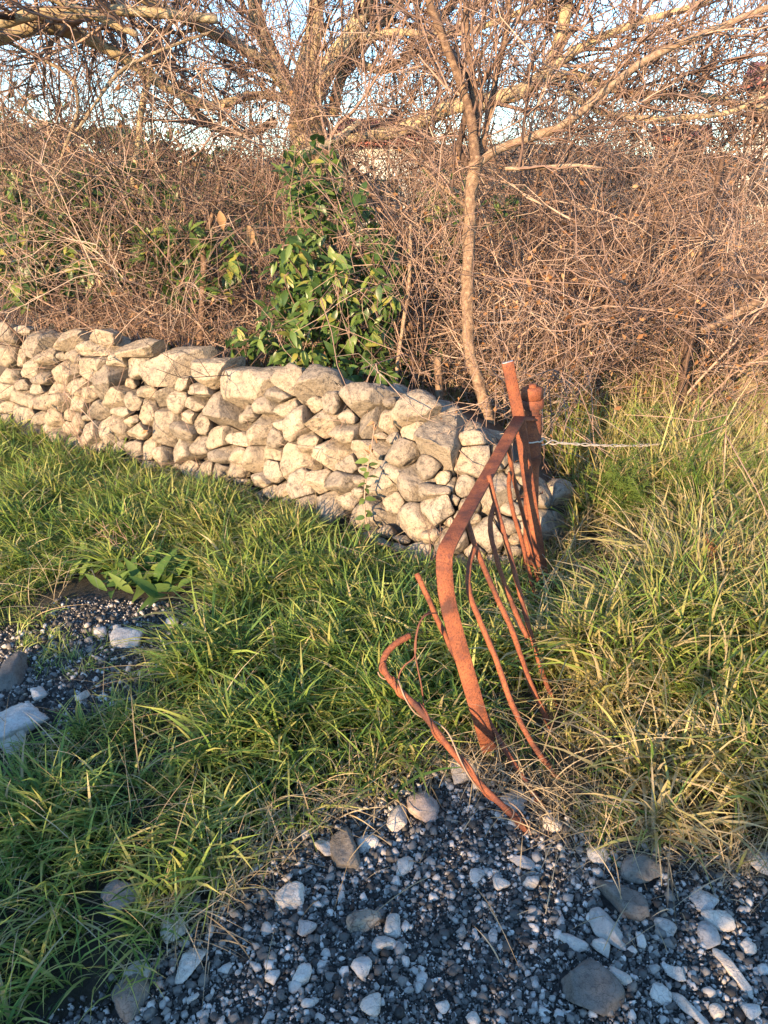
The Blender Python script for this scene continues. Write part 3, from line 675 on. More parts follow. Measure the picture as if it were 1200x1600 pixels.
# ------------------------------------------------------------------ trees
def limb(geo, px_pts, r_px, yd, S=8, tint=.6, rough=0., seed=0, n=None):
    """a limb through picture columns at given distances; r in picture pixels -> metres at that distance"""
    K = len(px_pts); ys = np.interp(np.linspace(0, 1, K), np.linspace(0, 1, len(yd)), yd)
    pts = np.array([at_y(p[0], p[1], y) for p, y in zip(px_pts, ys)])
    rs = np.interp(np.linspace(0, 1, K), np.linspace(0, 1, len(r_px)), r_px) * ys * 1.02 / FPX
    return tube1(geo, pts, rs, S, n or K * 5, tint, True, rough, seed)
def twig_sets(geo, paths, per_m, Ls, rg, tint=.5, r=(.010, .005, .0028), up=.35, wig=.2, levels=3, mult=(5, 5), spread=1.0):
    base, dirs = [], []
    for q, rr in paths:
        ln = np.linalg.norm(np.diff(q, axis=0), axis=1).sum(); n = max(1, int(ln * per_m))
        b, d, _, _ = children(q[None], n, rg, .05, 1, spread, up); base.append(b); dirs.append(d)
    b = np.concatenate(base); d = np.concatenate(dirs)
    for lv in range(levels):
        K = (7, 5, 4)[lv]
        P = grow(b, d, Ls[lv] * rg.uniform(.45, 1.4, len(b)), K, wig, -.04, rg)
        R = np.linspace(1, .4, K)[None] * (r[lv] * rg.uniform(.65, 1.35, len(b)))[:, None]
        V, F = tubes(P, R, 4 if lv == 0 else 3); geo.add(V, F, np.repeat(np.clip(rg.normal(tint, .18, len(b)), 0, 1), K * (4 if lv == 0 else 3)))
        if lv + 1 < levels: b, d, _, _ = children(P, mult[lv], rg, .15, 1, .85, .15)
def tree(name, label, trunk, limbs, twig, seed, mat, twmat, base):
    rg = np.random.default_rng(seed); root = thing(name, label, 'tree', base); o = np.array(base); paths = []
    for k, (nm, px, rp, yd, tint) in enumerate([('trunk', *trunk)] + [('branch', *l) for l in limbs]):
        ge = Geo(); q, rr = limb(ge, px, np.array(rp) * ((.68 if k else .9) if name == 'fig_tree' else (.66 if k else .72)), yd, 9 if k else 14, tint, .0016 if k else .004, k)
        link(nm, ge.mesh(nm, True, o), mat, root)
        if k: paths.append((q, rr))
    if twig:
        ge = Geo(); twig_sets(ge, paths, rg=rg, **twig); t = link('twigs', ge.mesh('twigs', False, o), twmat, root)
    return root
b0 = ground(485, 640); fb = (float(at_y(487, 300, 6.3)[0]), 6.3, 0.)
tree('fig_tree', 'big old tree with thick smooth pale limbs behind the green shrub', ([(492, 640), (490, 480), (486, 330), (484, 250), (481, 190), (478, 140), (482, 90), (492, 40), (498, -30)], (36, 34, 32, 31, 28, 20, 15, 12, 10), (6.3, 6.3), .62),
 [([(468, 165), (440, 118), (412, 60), (398, 10), (390, -60)], (19, 15, 12), (6.3, 6.1), .8),
  ([(482, 170), (510, 110), (545, 60), (568, 10), (590, -60)], (22, 18, 13), (6.3, 6.4), .85),
  ([(472, 200), (455, 150), (420, 105), (370, 70), (320, 46), (270, 20), (215, -5)], (14, 12, 10, 8), (6.2, 5.4), .55),
  ([(450, 150), (390, 150), (330, 165), (260, 135), (200, 95), (130, 58), (70, 42), (0, 58), (-60, 75)], (7, 9, 11, 13, 15), (6.2, 5.0), .75),
  ([(340, 30), (260, 22), (180, 16), (110, 24), (55, 20), (-10, 38), (-70, 40)], (8, 10, 12, 13), (5.5, 4.9), .8),
  ([(215, 55), (160, 30), (100, 5), (60, -20)], (6, 8, 9), (5.1, 4.9), .7),
  ([(500, 235), (550, 215), (620, 205), (700, 170), (760, 158), (820, 140), (858, 105), (878, 50), (888, -20)], (10, 13, 15, 14, 12), (6.3, 5.9), .8),
  ([(850, 125), (900, 118), (960, 140), (1030, 150), (1100, 150), (1170, 165), (1240, 180)], (9, 8, 7, 5), (5.9, 6.3), .7),
  ([(810, 150), (870, 100), (930, 62), (1000, 35), (1080, 10), (1150, -20)], (9, 8, 6, 5), (5.9, 5.8), .7),
  ([(880, 140), (940, 175), (1010, 185), (1080, 183), (1140, 175), (1200, 150)], (6, 6, 5, 4), (5.9, 5.6), .75),
  ([(560, 60), (620, 50), (690, 55), (760, 40), (830, 10), (880, -20)], (7, 6, 5), (6.3, 5.8), .6),
  ([(545, 90), (600, 110), (650, 80), (690, 30), (720, -20)], (8, 7, 6), (6.4, 6.6), .5),
  ([(520, 180), (530, 130), (560, 70), (610, 20), (640, -20)], (12, 10, 8), (6.4, 6.7), .8),
  ([(430, 190), (380, 210), (320, 190), (280, 140), (240, 60), (230, -10)], (9, 8, 6), (6.4, 6.9), .45),
  ([(470, 242), (500, 230), (530, 215), (562, 190)], (9, 8, 6), (5.2, 5.6), 1.0)],
 dict(per_m=12, Ls=(.85, .45, .24), tint=.40, r=(.012, .0065, .0038), mult=(5, 5), up=.3), 31, M['bark_grey'], M['twig'], fb)
sb = (float(at_y(770, 700, 3.75)[0]), 3.75, 0.)
tree('slender_tree', 'slender pale-barked tree with curved trunk just left of the rusty post', ([(784, 790), (778, 730), (768, 680), (752, 610), (736, 560), (731, 500), (731, 420), (734, 340), (738, 285), (746, 245)], (15, 14, 12.5, 11.5, 11.5, 12), (3.75, 3.9), .6),
 [([(744, 262), (738, 200), (730, 160), (712, 110), (690, 55), (668, -5), (655, -60)], (12, 9, 8, 7), (3.9, 3.9), .45),
  ([(746, 258), (770, 238), (800, 225), (880, 195), (935, 150), (1000, 100), (1080, 60), (1200, 12), (1260, -10)], (8, 9, 8, 7, 5), (3.9, 4.2), .75),
  ([(742, 270), (745, 200), (738, 120), (730, 60), (726, -30)], (9, 7, 5), (3.95, 4.1), .4),
  ([(748, 255), (762, 190), (775, 120), (790, 60), (800, -30)], (8, 6, 4), (3.95, 4.0), .45),
  ([(730, 160), (722, 205), (718, 235), (738, 268)], (6, 7, 8), (3.98, 3.95), .15),
  ([(790, 264), (840, 262), (900, 258), (940, 264)], (4, 4, 3), (3.9, 3.8), .9),
  ([(738, 330), (700, 300), (670, 270), (640, 240)], (3.5, 3, 2), (3.9, 4.0), .6)],
 dict(per_m=9, Ls=(.6, .32, .17), tint=.40, r=(.0065, .0035, .0022), mult=(5, 5), up=.45), 32, M['bark_brown'], M['twig'], sb)
# lone stems standing in the brush
def stem(name, label, px, rp, yd, tint, mat='bark_brown', twigs=None, seed=0):
    ge = Geo(); q, rr = limb(ge, px, rp, yd, 7, tint, .0012, seed); b = q[0]
    if twigs:
        root = thing(name, label, 'sapling', b); link('stalk', ge.mesh('stalk', True, b), M[mat], root)
        g2 = Geo(); twig_sets(g2, [(q, rr)], rg=np.random.default_rng(seed), **twigs); link('twigs', g2.mesh('twigs', False, b), M['twig'], root); return root
    o = link(name, ge.mesh(name, True, b), M[mat], None, b); return tag(o, label, 'sapling')
TW = dict(per_m=7, Ls=(.3, .15, .1), tint=.55, r=(.004, .0025, .0018), mult=(3, 3), levels=2)
stem('reddish_sapling', 'reddish-brown bent stem arching over the glossy green shrub', [(650, 610), (641, 520), (639, 430), (632, 395), (605, 350), (575, 295), (545, 258), (505, 238)], (5, 5.5, 5, 4), (4.6, 4.7), .35, twigs=TW, seed=1)
stem('bare_sapling', 'thin pale stem in front of the right side of the green shrub', [(617, 625), (622, 560), (634, 480), (640, 430), (642, 350)], (3, 3, 2.5), (4.3, 4.5), .8, twigs=TW, seed=2)
stem('cut_sapling', 'short cut-off brown stem left of the slender trunk, behind the wall', [(688, 650), (686, 600), (684, 558)], (6.5, 6), (4.1, 4.1), .55)
stem('pale_sapling', 'upright pale stem in the bramble below the left branches', [(196, 470), (200, 400), (206, 345), (207, 290), (216, 225), (222, 165), (236, 110), (230, 60)], (3.5, 4.5, 4.5, 3), (5.6, 5.7), .7, 'bark_grey', twigs=TW, seed=4)
stem('pale_sapling', 'crooked pale stem hanging in the bramble at far left', [(80, 318), (88, 280), (98, 240), (113, 200), (122, 165), (110, 120), (60, 90), (10, 65)], (1.6, 2.4, 2.4), (5.0, 5.2), .4, 'bark_grey', twigs=TW, seed=5)
stem('long_sapling', 'long straight pale stem rising diagonally across the left brush', [(120, 205), (150, 160), (190, 110), (260, 75), (330, 50)], (2, 2.4, 1.6), (4.9, 4.9), .4, 'bark_grey', twigs=TW, seed=14)
stem('dark_sapling', 'dark upright stem with a side branch in the right thicket', [(1062, 640), (1072, 570), (1082, 500), (1090, 430), (1100, 370), (1118, 300), (1130, 240)], (8, 7, 5, 4), (4.2, 4.4), .12, twigs=TW, seed=6)
stem('dark_branch', 'dark straight branch reaching to the right picture edge', [(1095, 424), (1130, 428), (1170, 432), (1230, 437)], (4, 4, 4), (4.25, 4.1), .12, seed=7)
stem('dark_sapling', 'thin dark crooked stem in the middle of the right thicket', [(930, 640), (940, 560), (985, 450), (1010, 380), (1030, 330), (1000, 290)], (6, 5, 3), (4.4, 4.6), .15, twigs=TW, seed=8)
stem('dead_branch', 'pale dead branch lying diagonally above the leaning log', [(1095, 518), (1120, 505), (1150, 490), (1185, 470)], (6, 6.5, 6), (4.1, 4.1), .6, seed=9)
stem('brown_sapling', 'brown upright stem in the bramble right of the hanging tan leaf', [(312, 560), (314, 500), (319, 420), (318, 380), (334, 330), (345, 270)], (5.5, 5.5, 4, 2), (5.1, 5.2), .4, twigs=TW, seed=10)
def log():
    ge = Geo(); q, rr = limb(ge, [(1135, 690), (1150, 645), (1172, 592), (1196, 545), (1225, 500)], (14, 15, 14, 13), (4.45, 4.5), 14, .38, .010, 3, 30)
    return tag(link('wooden_log', ge.mesh('wooden_log', True, q[0]), M['bark_grey'], None, q[0]), 'thick pale weathered log leaning at the right picture edge', 'log')
log()

# ------------------------------------------------------------------ glossy green shrubs
def leaf_mesh(seed, fold=.25, bend=.3, wr=.42):
    n = 6; t = np.linspace(0, 1, n); w = wr * .5 * np.sin(np.pi * np.clip(t, .03, 1) ** .85) ; w[-1] = .01
    y = t - 0; z = -bend * t ** 2
    c = np.stack([np.zeros(n), y, z], -1); l = np.stack([-w, y, z + w * fold], -1); r = np.stack([w, y, z + w * fold], -1)
    V = np.concatenate([l, c, r]); k = np.arange(n - 1)
    F = np.concatenate([np.stack([k, k + n, k + n + 1, k + 1], -1), np.stack([k + n, k + 2 * n, k + 2 * n + 1, k + n + 1], -1)])
    return V, F
from mathutils import Matrix
def leaf_rot(out, rg):
    """leaf axis along out, upper face up-ish"""
    y = norm(out); z = norm(np.array([0, -.5, 1.]) + rg.normal(0, .35, 3)); x = norm(np.cross(y, z)); z = np.cross(x, y)
    return np.stack([x, y, z], 1)
def leafy(name, label, cells, n_leaf_obj, n_back, size, seed, base, mats=(.2, .95), stemsN=6, yellow=.03):
    """cells: list of (px, py, rx_px, ry_px, y, ydepth) blobs filled with leaf whorls"""
    rg = np.random.default_rng(seed); root = thing(name, label, 'shrub', base); o = np.array(base)
    meshes = []
    for k in range(10):
        V, F = leaf_mesh(k, rg.uniform(.1, .4), rg.uniform(.05, .45), rg.uniform(.34, .48))
        tv = rg.uniform(*mats) if k < 9 else 1.0
        me = mesh_np('leaf', V, [F], np.full(len(V), tv), True); me.materials.append(M['laurel_leaf']); meshes.append(me)
    wsum = np.array([c[2] * c[3] for c in cells], float); wsum /= wsum.sum()
    gst = Geo(); back = Geo(); cnt = 0; tips = []
    def whorl(front):
        c = cells[rg.choice(len(cells), p=wsum)]; a = rg.uniform(0, 6.28); r = math.sqrt(rg.random())
        y = c[4] + (rg.uniform(-.5, .15) if front else rg.uniform(0, 1.0)) * c[5]
        return at_y(c[0] + c[2] * r * math.cos(a), c[1] + c[3] * r * math.sin(a), y)
    while cnt < n_leaf_obj:
        p = whorl(True); ax = norm(np.array([rg.normal(0, .5), -.6 + rg.normal(0, .3), .5 + rg.normal(0, .3)])); tips.append((p, ax))
        for k in range(rg.integers(4, 8)):
            d = norm(rg.normal(0, 1, 3)); d = norm(d - ax * (d @ ax) + ax * rg.uniform(-.1, .7) + np.array([0, 0, -.25])); s = size * rg.uniform(.65, 1.2)
            lo = bpy.data.objects.new('leaf', meshes[9 if rg.random() < yellow else rg.integers(9)]); COL.objects.link(lo); lo.parent = root
            R = leaf_rot(d, rg); q = p + ax * rg.uniform(-.05, .02)
            lo.matrix_local = Matrix.Translation(q - o) @ Matrix(R.tolist()).to_4x4() @ Matrix.Scale(s, 4); cnt += 1
    if n_back:
        LV, LF = leaf_mesh(0)
        for i in range(n_back):
            p = whorl(False); d = norm(rg.normal(0, 1, 3) + np.array([0, -.4, -.2])); s = size * rg.uniform(.65, 1.2); R = leaf_rot(d, rg)
            back.add((LV * s) @ R.T + p - o, LF, rg.uniform(mats[0] * .7, mats[1] * .85))
        f = link('foliage', back.mesh('foliage', True), M['laurel_leaf'], root); f['kind'] = 'stuff'
    for p, ax in tips[::2]:
        b = np.array([o[0] + rg.normal(0, .1), o[1] + .1, max(.05, p[2] - rg.uniform(.3, .9))])
        tube1(gst, [b - o, (b + p) / 2 - o + rg.normal(0, .05, 3), p - ax * .05 - o, p + ax * .01 - o], (.006, .003), 5, 10, .35)
    link('stem', gst.mesh('stem', True), M['twig'], root)
    return root
lb = (float(at_y(515, 600, 4.6)[0]), 4.6, 0.)
leafy('laurel_shrub', 'glossy dark green evergreen shrub growing behind the middle of the wall', [(515, 350, 75, 65, 4.45, .4), (480, 440, 60, 80, 4.4, .4), (545, 490, 75, 90, 4.3, .4), (500, 550, 70, 60, 4.25, .4), (490, 270, 50, 55, 4.5, .3), (440, 500, 35, 60, 4.45, .3), (600, 430, 35, 60, 4.4, .3), (390, 535, 40, 18, 4.35, .15), (590, 590, 30, 30, 4.1, .15)], 292, 1500, .085, 41, lb)
leafy('evergreen_bush', 'dark green leafy bush hidden inside the left bramble', [(60, 310, 90, 60, 5.6, .4), (180, 320, 110, 70, 5.5, .4), (130, 400, 150, 60, 5.4, .4), (300, 410, 80, 70, 5.1, .4), (30, 410, 60, 70, 5.5, .4)], 200, 1500, .10, 42, (float(at_y(150, 500, 6.2)[0]), 6.2, 0.))
leafy('ivy_growth', 'green leaves showing behind the slender trunk', [(700, 420, 40, 90, 5.0, .4), (790, 330, 25, 45, 4.8, .3), (690, 300, 40, 40, 5.2, .3), (640, 560, 50, 60, 4.8, .3)], 60, 260, .085, 43, (float(at_y(700, 560, 5.0)[0]), 5.0, 0.))

# ------------------------------------------------------------------ rusty post, gate frame, rods
def lathe(prof, S=18, rough=0., seed=0):
    prof = np.array(prof); a = np.arange(S) * 2 * math.pi / S
    V = np.stack([prof[:, :1] * np.cos(a), prof[:, :1] * np.sin(a), np.repeat(prof[:, 1:], S, 1)], -1)
    if rough: V[..., :2] += np.random.default_rng(seed).normal(0, rough, V[..., :2].shape)
    F = np.array([[k * S + i, k * S + (i + 1) % S, (k + 1) * S + (i + 1) % S, (k + 1) * S + i] for k in range(len(prof) - 1) for i in range(S)])
    return V.reshape(-1, 3), F
PY = 2.98
pb = at_y(829, 893, PY); ptop = at_y(832, 603, PY); ph = ptop[2]
post = thing('steel_post', 'rusty round steel post with hexagonal nut on top at the wall end', 'post', (pb[0], PY, 0))
tilt = math.atan2(ptop[0] - pb[0], ph); post.rotation_euler = (0, tilt, 0)
def part_lathe(nm, prof, S, parent, mat='rust', smooth=True, rough=0.):
    g_ = Geo(); V, F = lathe(prof, S, rough, len(prof)); g_.add(V, F); g_.F.setdefault(S, []).append(np.arange(S)[None] + (len(prof) - 1) * S)
    o = link(nm, g_.mesh(nm, False), M[mat], parent); 
    if smooth:
        o.data.polygons.foreach_set('use_smooth', np.ones(len(o.data.polygons), bool))
        o.data.polygons[len(o.data.polygons) - 1].use_smooth = False
        o.data.set_sharp_from_angle(angle=math.radians(40)) if hasattr(o.data, 'set_sharp_from_angle') else None
    return o
zs = lambda py: at_y(832, py, PY)[2]
part_lathe('pipe', [(.030, -.15), (.030, zs(735)), (.031, zs(728)), (.0385, zs(722)), (.0375, zs(690)), (.0385, zs(660)), (.0375, zs(648))], 22, post, rough=.0007)
part_lathe('spindle', [(.0295, zs(648) - .01), (.0295, zs(634))], 20, post)
part_lathe('collar', [(.028, zs(637)), (.045, zs(636.5)), (.047, zs(633)), (.047, zs(626)), (.044, zs(623)), (.03, zs(622.5))], 22, post)
part_lathe('hex_nut', [(.030, zs(623)), (.0445, zs(622.5)), (.0445, zs(608)), (.041, zs(605)), (.016, zs(604.5))], 6, post, smooth=False)
part_lathe('bolt_end', [(.016, zs(605)), (.016, zs(601)), (.012, zs(599.5))], 14, post)
def ring(geo, c, r, tiltv, wob, rad, seed, turns=1.0):
    rg = np.random.default_rng(seed); a = np.linspace(0, 2 * math.pi * turns, int(28 * turns))
    p = np.stack([c[0] + r * np.cos(a), c[1] + r * np.sin(a), c[2] + tiltv * np.cos(a + 1) + rg.normal(0, wob, len(a)) + .006 * a / 6.28], -1)
    tube1(geo, p, rad, 5, len(a) * 2)
wg = Geo(); ax = lambda z: np.array([(pb[0] + (ptop[0] - pb[0]) * z / ph), PY, z])
ring(wg, ax(zs(718)), .041, .012, .001, .0016, 1, 2.0); ring(wg, ax(zs(775)), .046, .02, .003, .0016, 2, 1.5)
for k in range(5): ring(wg, ax(.03 + .018 * k) + np.array([.012, -.01, 0]), .045, .02, .004, .0018, 10 + k, 1.3)
c0 = ax(zs(722)); tube1(wg, [c0 + np.array([-.01, -.045, 0]), c0 + np.array([.0, -.05, -.06]), c0 + np.array([-.02, -.05, -.10]), c0 + np.array([.005, -.05, -.16]), c0 + np.array([-.01, -.05, -.22])], .0016, 5, 24)
tag(link('binding_wire', wg.mesh('binding_wire', True, pb), M['rust_wire'], None, pb), 'rusty binding wire looped round the post and upright bar', 'wire')

def bar(geo, pts, w, th, wdir, n=None, smooth=True):
    q = smooth_path(pts, n or len(pts) * 6) if smooth else np.asarray(pts, float)
    T = np.gradient(q, axis=0); T = norm(T); Wd = norm(np.asarray(wdir, float)); Wv = norm(Wd - T * (T @ Wd)[:, None]); Nv = np.cross(T, Wv); e = min(w, th) * .16
    sec = [(-w / 2 + e, -th / 2), (w / 2 - e, -th / 2), (w / 2, -th / 2 + e), (w / 2, th / 2 - e), (w / 2 - e, th / 2), (-w / 2 + e, th / 2), (-w / 2, th / 2 - e), (-w / 2, -th / 2 + e)]
    V = np.stack([q + Wv * a + Nv * b for a, b in sec], 1); K = len(q); S = 8
    F = np.array([[k * S + i, k * S + (i + 1) % S, (k + 1) * S + (i + 1) % S, (k + 1) * S + i] for k in range(K - 1) for i in range(S)])
    n0 = geo.n; geo.add(V.reshape(-1, 3), F); geo.F.setdefault(S, []).append(np.arange(S)[::-1][None] + n0); geo.F[S].append(np.arange(S)[None] + n0 + (K - 1) * S)
    return q
gb = ground(846, 905)
frame = thing('gate_frame', 'broken rusty steel gate frame of bent flat bar and rods leaning at the post', 'gate frame', gb)
def fpart(nm, fn, mat='rust', smooth=False):
    ge = Geo(); fn(ge); return link(nm, ge.mesh(nm, smooth, gb), M[mat], frame)
ub = at_y(849, 903, 2.90); ut = at_y(793, 566, 2.86); um = at_y(812, 660, 2.87)
up_ = fpart('upright_bar', lambda ge: bar(ge, [ub - (um - ub) * .1, ub, at_y(830, 785, 2.885), um, at_y(800, 600, 2.862), ut], .045, .022, (1, 0, .15)))
ge = Geo(); d_ = norm(ut - um); bar(ge, [ut + d_ * .0005, ut + d_ * .0015], .041, .018, (1, 0, .15), 2, False); link('cut_end', ge.mesh('cut_end', False, gb), M['cut_metal'], up_)['label'] = 'shiny cut end of the upright bar'
RAIL = [(812, 652, 2.84), (795, 682, 2.67), (768, 731, 2.41), (738, 784, 2.16), (716, 823, 2.00), (703, 847, 1.92), (697, 859, 1.89), (694, 872, 1.87), (694, 890, 1.858), (697, 925, 1.845), (703, 956, 1.835), (719, 1014, 1.815), (742, 1094, 1.795), (765, 1173, 1.775)]
fpart('flat_bar', lambda ge: bar(ge, [at_y(*p) for p in RAIL], .045, .009, (1, .12, .10), 60, False))
fpart('bracket', lambda ge: bar(ge, [at_y(806, 657, 2.86), at_y(818, 655, 2.88), at_y(834, 654, 2.94)], .03, .008, (.3, 1, 0), 6))
RODS = [[(651, 896), (668, 932), (690, 982), (730, 1062), (772, 1142), (812, 1207), (852, 1268)], [(729, 812), (745, 860), (775, 930), (800, 985), (826, 1060), (850, 1115), (873, 1166)],
 [(742, 856), (733, 884), (733, 925), (752, 975), (775, 1030), (800, 1100), (832, 1162), (880, 1228)], [(764, 742), (775, 790), (795, 860), (811, 922), (828, 985), (849, 1055), (870, 1107)],
 [(773, 786), (766, 815), (770, 850), (786, 905), (808, 962), (824, 996)], [(793, 688), (800, 735), (816, 800), (838, 894), (846, 932)], [(797, 738), (795, 760), (802, 800), (819, 860), (843, 964)]]
RY = [(1.97, 1.62), (2.06, 1.90), (2.02, 1.72), (2.30, 2.08), (2.27, 2.14), (2.66, 2.84), (2.62, 2.68)]
for k, (pts, yy) in enumerate(zip(RODS, RY)):
    ys_ = (1.97, 1.94, 1.91, 1.87, 1.81, 1.71, 1.60) if k == 0 else [yy[0] + (yy[1] - yy[0]) * i / (len(pts) - 1) for i in range(len(pts))]
    P = [at_y(p[0], p[1], y_) for p, y_ in zip(pts, ys_)]
    if k != 4: P.append(P[-1] + norm(P[-1] - P[-2]) * .06)
    fpart('rod', lambda ge: tube1(ge, P, .0082, 9, 44, .5, True, .0005, k), smooth=True)
# the bent rod with wire wound round it
TP = [(641, 993), (621, 1004), (603, 1022), (599, 1040), (608, 1060), (628, 1082), (662, 1116), (700, 1166), (748, 1222), (790, 1264), (835, 1312)]
TYv = np.interp(np.arange(len(TP)), [0, 3, len(TP) - 1], [1.80, 1.74, 1.52])
P = [at_y(p[0], p[1], y) for p, y in zip(TP, TYv)]; P.append(P[-1] + norm(P[-1] - P[-2]) * .05)
rod = thing('bent_rod', 'bent rusty rod with hooked top and wire wound round it, stuck in the gravel', 'rod', ground(835, 1312)); ro_ = np.array(rod.location)
ge = Geo(); q, _ = tube1(ge, P, .0088, 9, 70, .5, True, .0005, 3); link('bar', ge.mesh('bar', True, ro_), M['rust'], rod)
def helix(q, r, turns, ph, jit, seed, t0=.15, t1=1.):
    n = 110; t = np.linspace(t0, t1, n) * (len(q) - 1.001); i = t.astype(int); f = (t - i)[:, None]; c = q[i] * (1 - f) + q[i + 1] * f; T = norm(q[i + 1] - q[i])
    A = norm(np.cross(T, [1, .3, 0.])); B = np.cross(T, A); a = ph + np.linspace(0, turns * 6.28, n); rr = r + jit * np.abs(np.sin(np.linspace(0, 9, n) + seed)) ** 3
    return c + (A * np.cos(a)[:, None] + B * np.sin(a)[:, None]) * (rr if np.ndim(rr) else np.full(n, rr))[:, None]
for k, (r, tn, ph_, jit, t0, t1, mt) in enumerate([(.0105, 4.5, 0, .0, .25, .95, 'rust'), (.011, 3.2, 2, .012, .3, 1., 'pale_wire'), (.0115, 9, 1, .012, .82, .99, 'pale_wire')]):
    ge = Geo(); tube1(ge, helix(q, r, tn, ph_, jit, k, t0, t1), (.0036, .0022, .0018)[k], 5, 160); link('wound_wire', ge.mesh('wound_wire', True, ro_), M[mt], rod)
ge = Geo()
tube1(ge, [at_y(x, y, z) for x, y, z in [(684, 958, 1.84), (668, 960, 1.80), (655, 975, 1.77), (648, 1010, 1.74), (652, 1040, 1.72), (659, 1075, 1.70), (663, 1112, 1.70)]], .0022, 5, 50)
tube1(ge, [at_y(x, y, z) for x, y, z in [(672, 955, 1.83), (660, 965, 1.79), (651, 992, 1.75), (648, 1025, 1.73), (632, 1040, 1.72), (623, 1058, 1.71), (625, 1080, 1.70)]], .0022, 5, 50)
link('loose_wire', ge.mesh('loose_wire', True, ro_), M['rust_wire'], rod)
ge = Geo(); e = P[-2]; rg2 = np.random.default_rng(5)
for k in range(7):
    p = [e + rg2.normal(0, .012, 3) + np.array([0, 0, .02])]
    for j in range(6): p.append(e + np.array([rg2.normal(.012, .03), rg2.normal(0, .03), abs(rg2.normal(.015, .012))]))
    tube1(ge, p, .0013, 4, 40)
link('frayed_wire', ge.mesh('frayed_wire', True, ro_), M['pale_wire'], rod)
# twisted pale wire tied to the post
wc = Geo(); a0 = at_y(846, 690, 2.98); a1 = at_y(1150, 672, 4.3)
for k in range(2):
    t = np.linspace(0, 1, 160); p = a0[None] * (1 - t[:, None]) + a1[None] * t[:, None]; rr = .0040 * (1 + 2.5 * np.exp(-t * 40)) * (1 + .4 * np.sin(t * 47))
    p[:, 2] += rr * np.cos(t * 75 + k * math.pi) - .05 * np.sin(t * math.pi); p[:, 1] += rr * np.sin(t * 75 + k * math.pi); tube1(wc, p, .0028, 5, 400)
ring(wc, ax(zs(690)), .041, .006, .002, .003, 31, 1.0)
tag(link('twisted_wire', wc.mesh('twisted_wire', True, a0), M['rope'], None, a0), 'pale twisted fence wire tied to the rusty post, running right', 'wire')

# ------------------------------------------------------------------ weeds
def rosette(name, label, px, py, n, size, seed, tint=(.5, .85), tilt=(.3, 1.25)):
    rg = np.random.default_rng(seed); b = ground(px, py); root = thing(name, label, 'weed', b)
    for i in range(n):
        V, F = leaf_mesh(i, .3, rg.uniform(.2, .6), rg.uniform(.26, .36)); s = size * rg.uniform(.6, 1.15)
        me = mesh_np('leaf', V, [F], np.full(len(V), rg.uniform(*tint)), True); me.materials.append(M['weed_leaf'])
        a = 6.28 * i / n + rg.normal(0, .25); e = rg.uniform(*tilt); d = np.array([math.cos(a) * math.cos(e), math.sin(a) * math.cos(e), math.sin(e)])
        R = leaf_rot(d, rg); o = link('leaf', me, None, root); o.matrix_local = Matrix.Translation(np.array([rg.normal(0, .07), rg.normal(0, .06), .03])) @ Matrix(R.tolist()).to_4x4() @ Matrix.Scale(s, 4)
    return root
rosette('dock_weed', 'broad-leaved green weed rosette at the edge of the left gravel patch', 222, 922, 52, .15, 1)
rosette('dock_weed', 'smaller broad-leaved weed left of the large rosette', 140, 895, 24, .11, 2, (.7, .95))
rosette('dock_weed', 'leafy weed right of the large rosette, above the pebbles', 285, 912, 26, .12, 3, (.4, .8))
def sapling():
    rg = np.random.default_rng(8); y = 3.1; root = thing('sapling', 'young sapling with small leaves standing in front of the wall', 'sapling', ground(583, 862)); o = np.array(root.location)
    y = o[1]; ge = Geo(); pts = [o, at_y(570, 800, y), at_y(572, 750, y), at_y(580, 700, y), at_y(586, 660, y)]; q, _ = tube1(ge, pts, (.005, .002), 6, 24, .7)
    link('stem', ge.mesh('stem', True, o), M['twig'], root)
    for i in range(18):
        p = q[int(len(q) * (.12 + .55 * i / 18))]; V, F = leaf_mesh(i, .2, .3, .5); me = mesh_np('leaf', V, [F], np.full(len(V), rg.uniform(.5, .85)), True); me.materials.append(M['laurel_leaf'])
        a = i * 2.4; d = np.array([math.cos(a), math.sin(a) * .8 - .2, rg.uniform(-.1, .4)]); l = link('leaf', me, None, root); l.matrix_local = Matrix.Translation(p - o) @ Matrix(leaf_rot(d, rg).tolist()).to_4x4() @ Matrix.Scale(rg.uniform(.04, .065), 4)
    for i in range(8):
        p = q[-1 - i]; V, F = leaf_mesh(i, .5, .6, .4); me = mesh_np('dry_leaf', V, [F], np.full(len(V), rg.uniform(.5, 1)), True); me.materials.append(M['dead_leaf'])
        l = link('dry_leaf', me, None, root); l.matrix_local = Matrix.Translation(p - o) @ Matrix(leaf_rot(rg.normal(0, 1, 3), rg).tolist()).to_4x4() @ Matrix.Scale(.035, 4)
sapling()
def sprig(name, label, px, py, h, n, seed, r=.003, tint=.35, spread=.8, mat='twig', sub=5):
    rg = np.random.default_rng(seed); b = ground(px, py); d = np.stack([rg.normal(0, spread * .6, n), rg.normal(0, spread * .4, n), np.ones(n)], -1)
    P0 = grow(np.zeros((n, 3)) + rg.normal(0, .01, (n, 3)), d, h * rg.uniform(.6, 1.1, n), 8, .15, .05, rg); ge = Geo()
    V, F = tubes(P0, np.linspace(1, .4, 8)[None] * np.full((n, 1), r), 4); ge.add(V, F, tint)
    b1, d1, i1, _ = children(P0, sub, rg, .2, 1, .9, .1); P1 = grow(b1, d1, h * .3 * rg.uniform(.5, 1.2, len(b1)), 6, .2, .05, rg); V, F = tubes(P1, np.linspace(1, .4, 6)[None] * np.full((len(b1), 1), r * .55), 3); ge.add(V, F, tint + .1)
    return tag(link(name, ge.mesh(name), M[mat], None, b), label, 'plant')
sprig('dry_sprig', 'reddish bare sprig against the stones left of the flat bar', 665, 900, .36, 5, 1, .003, .32)
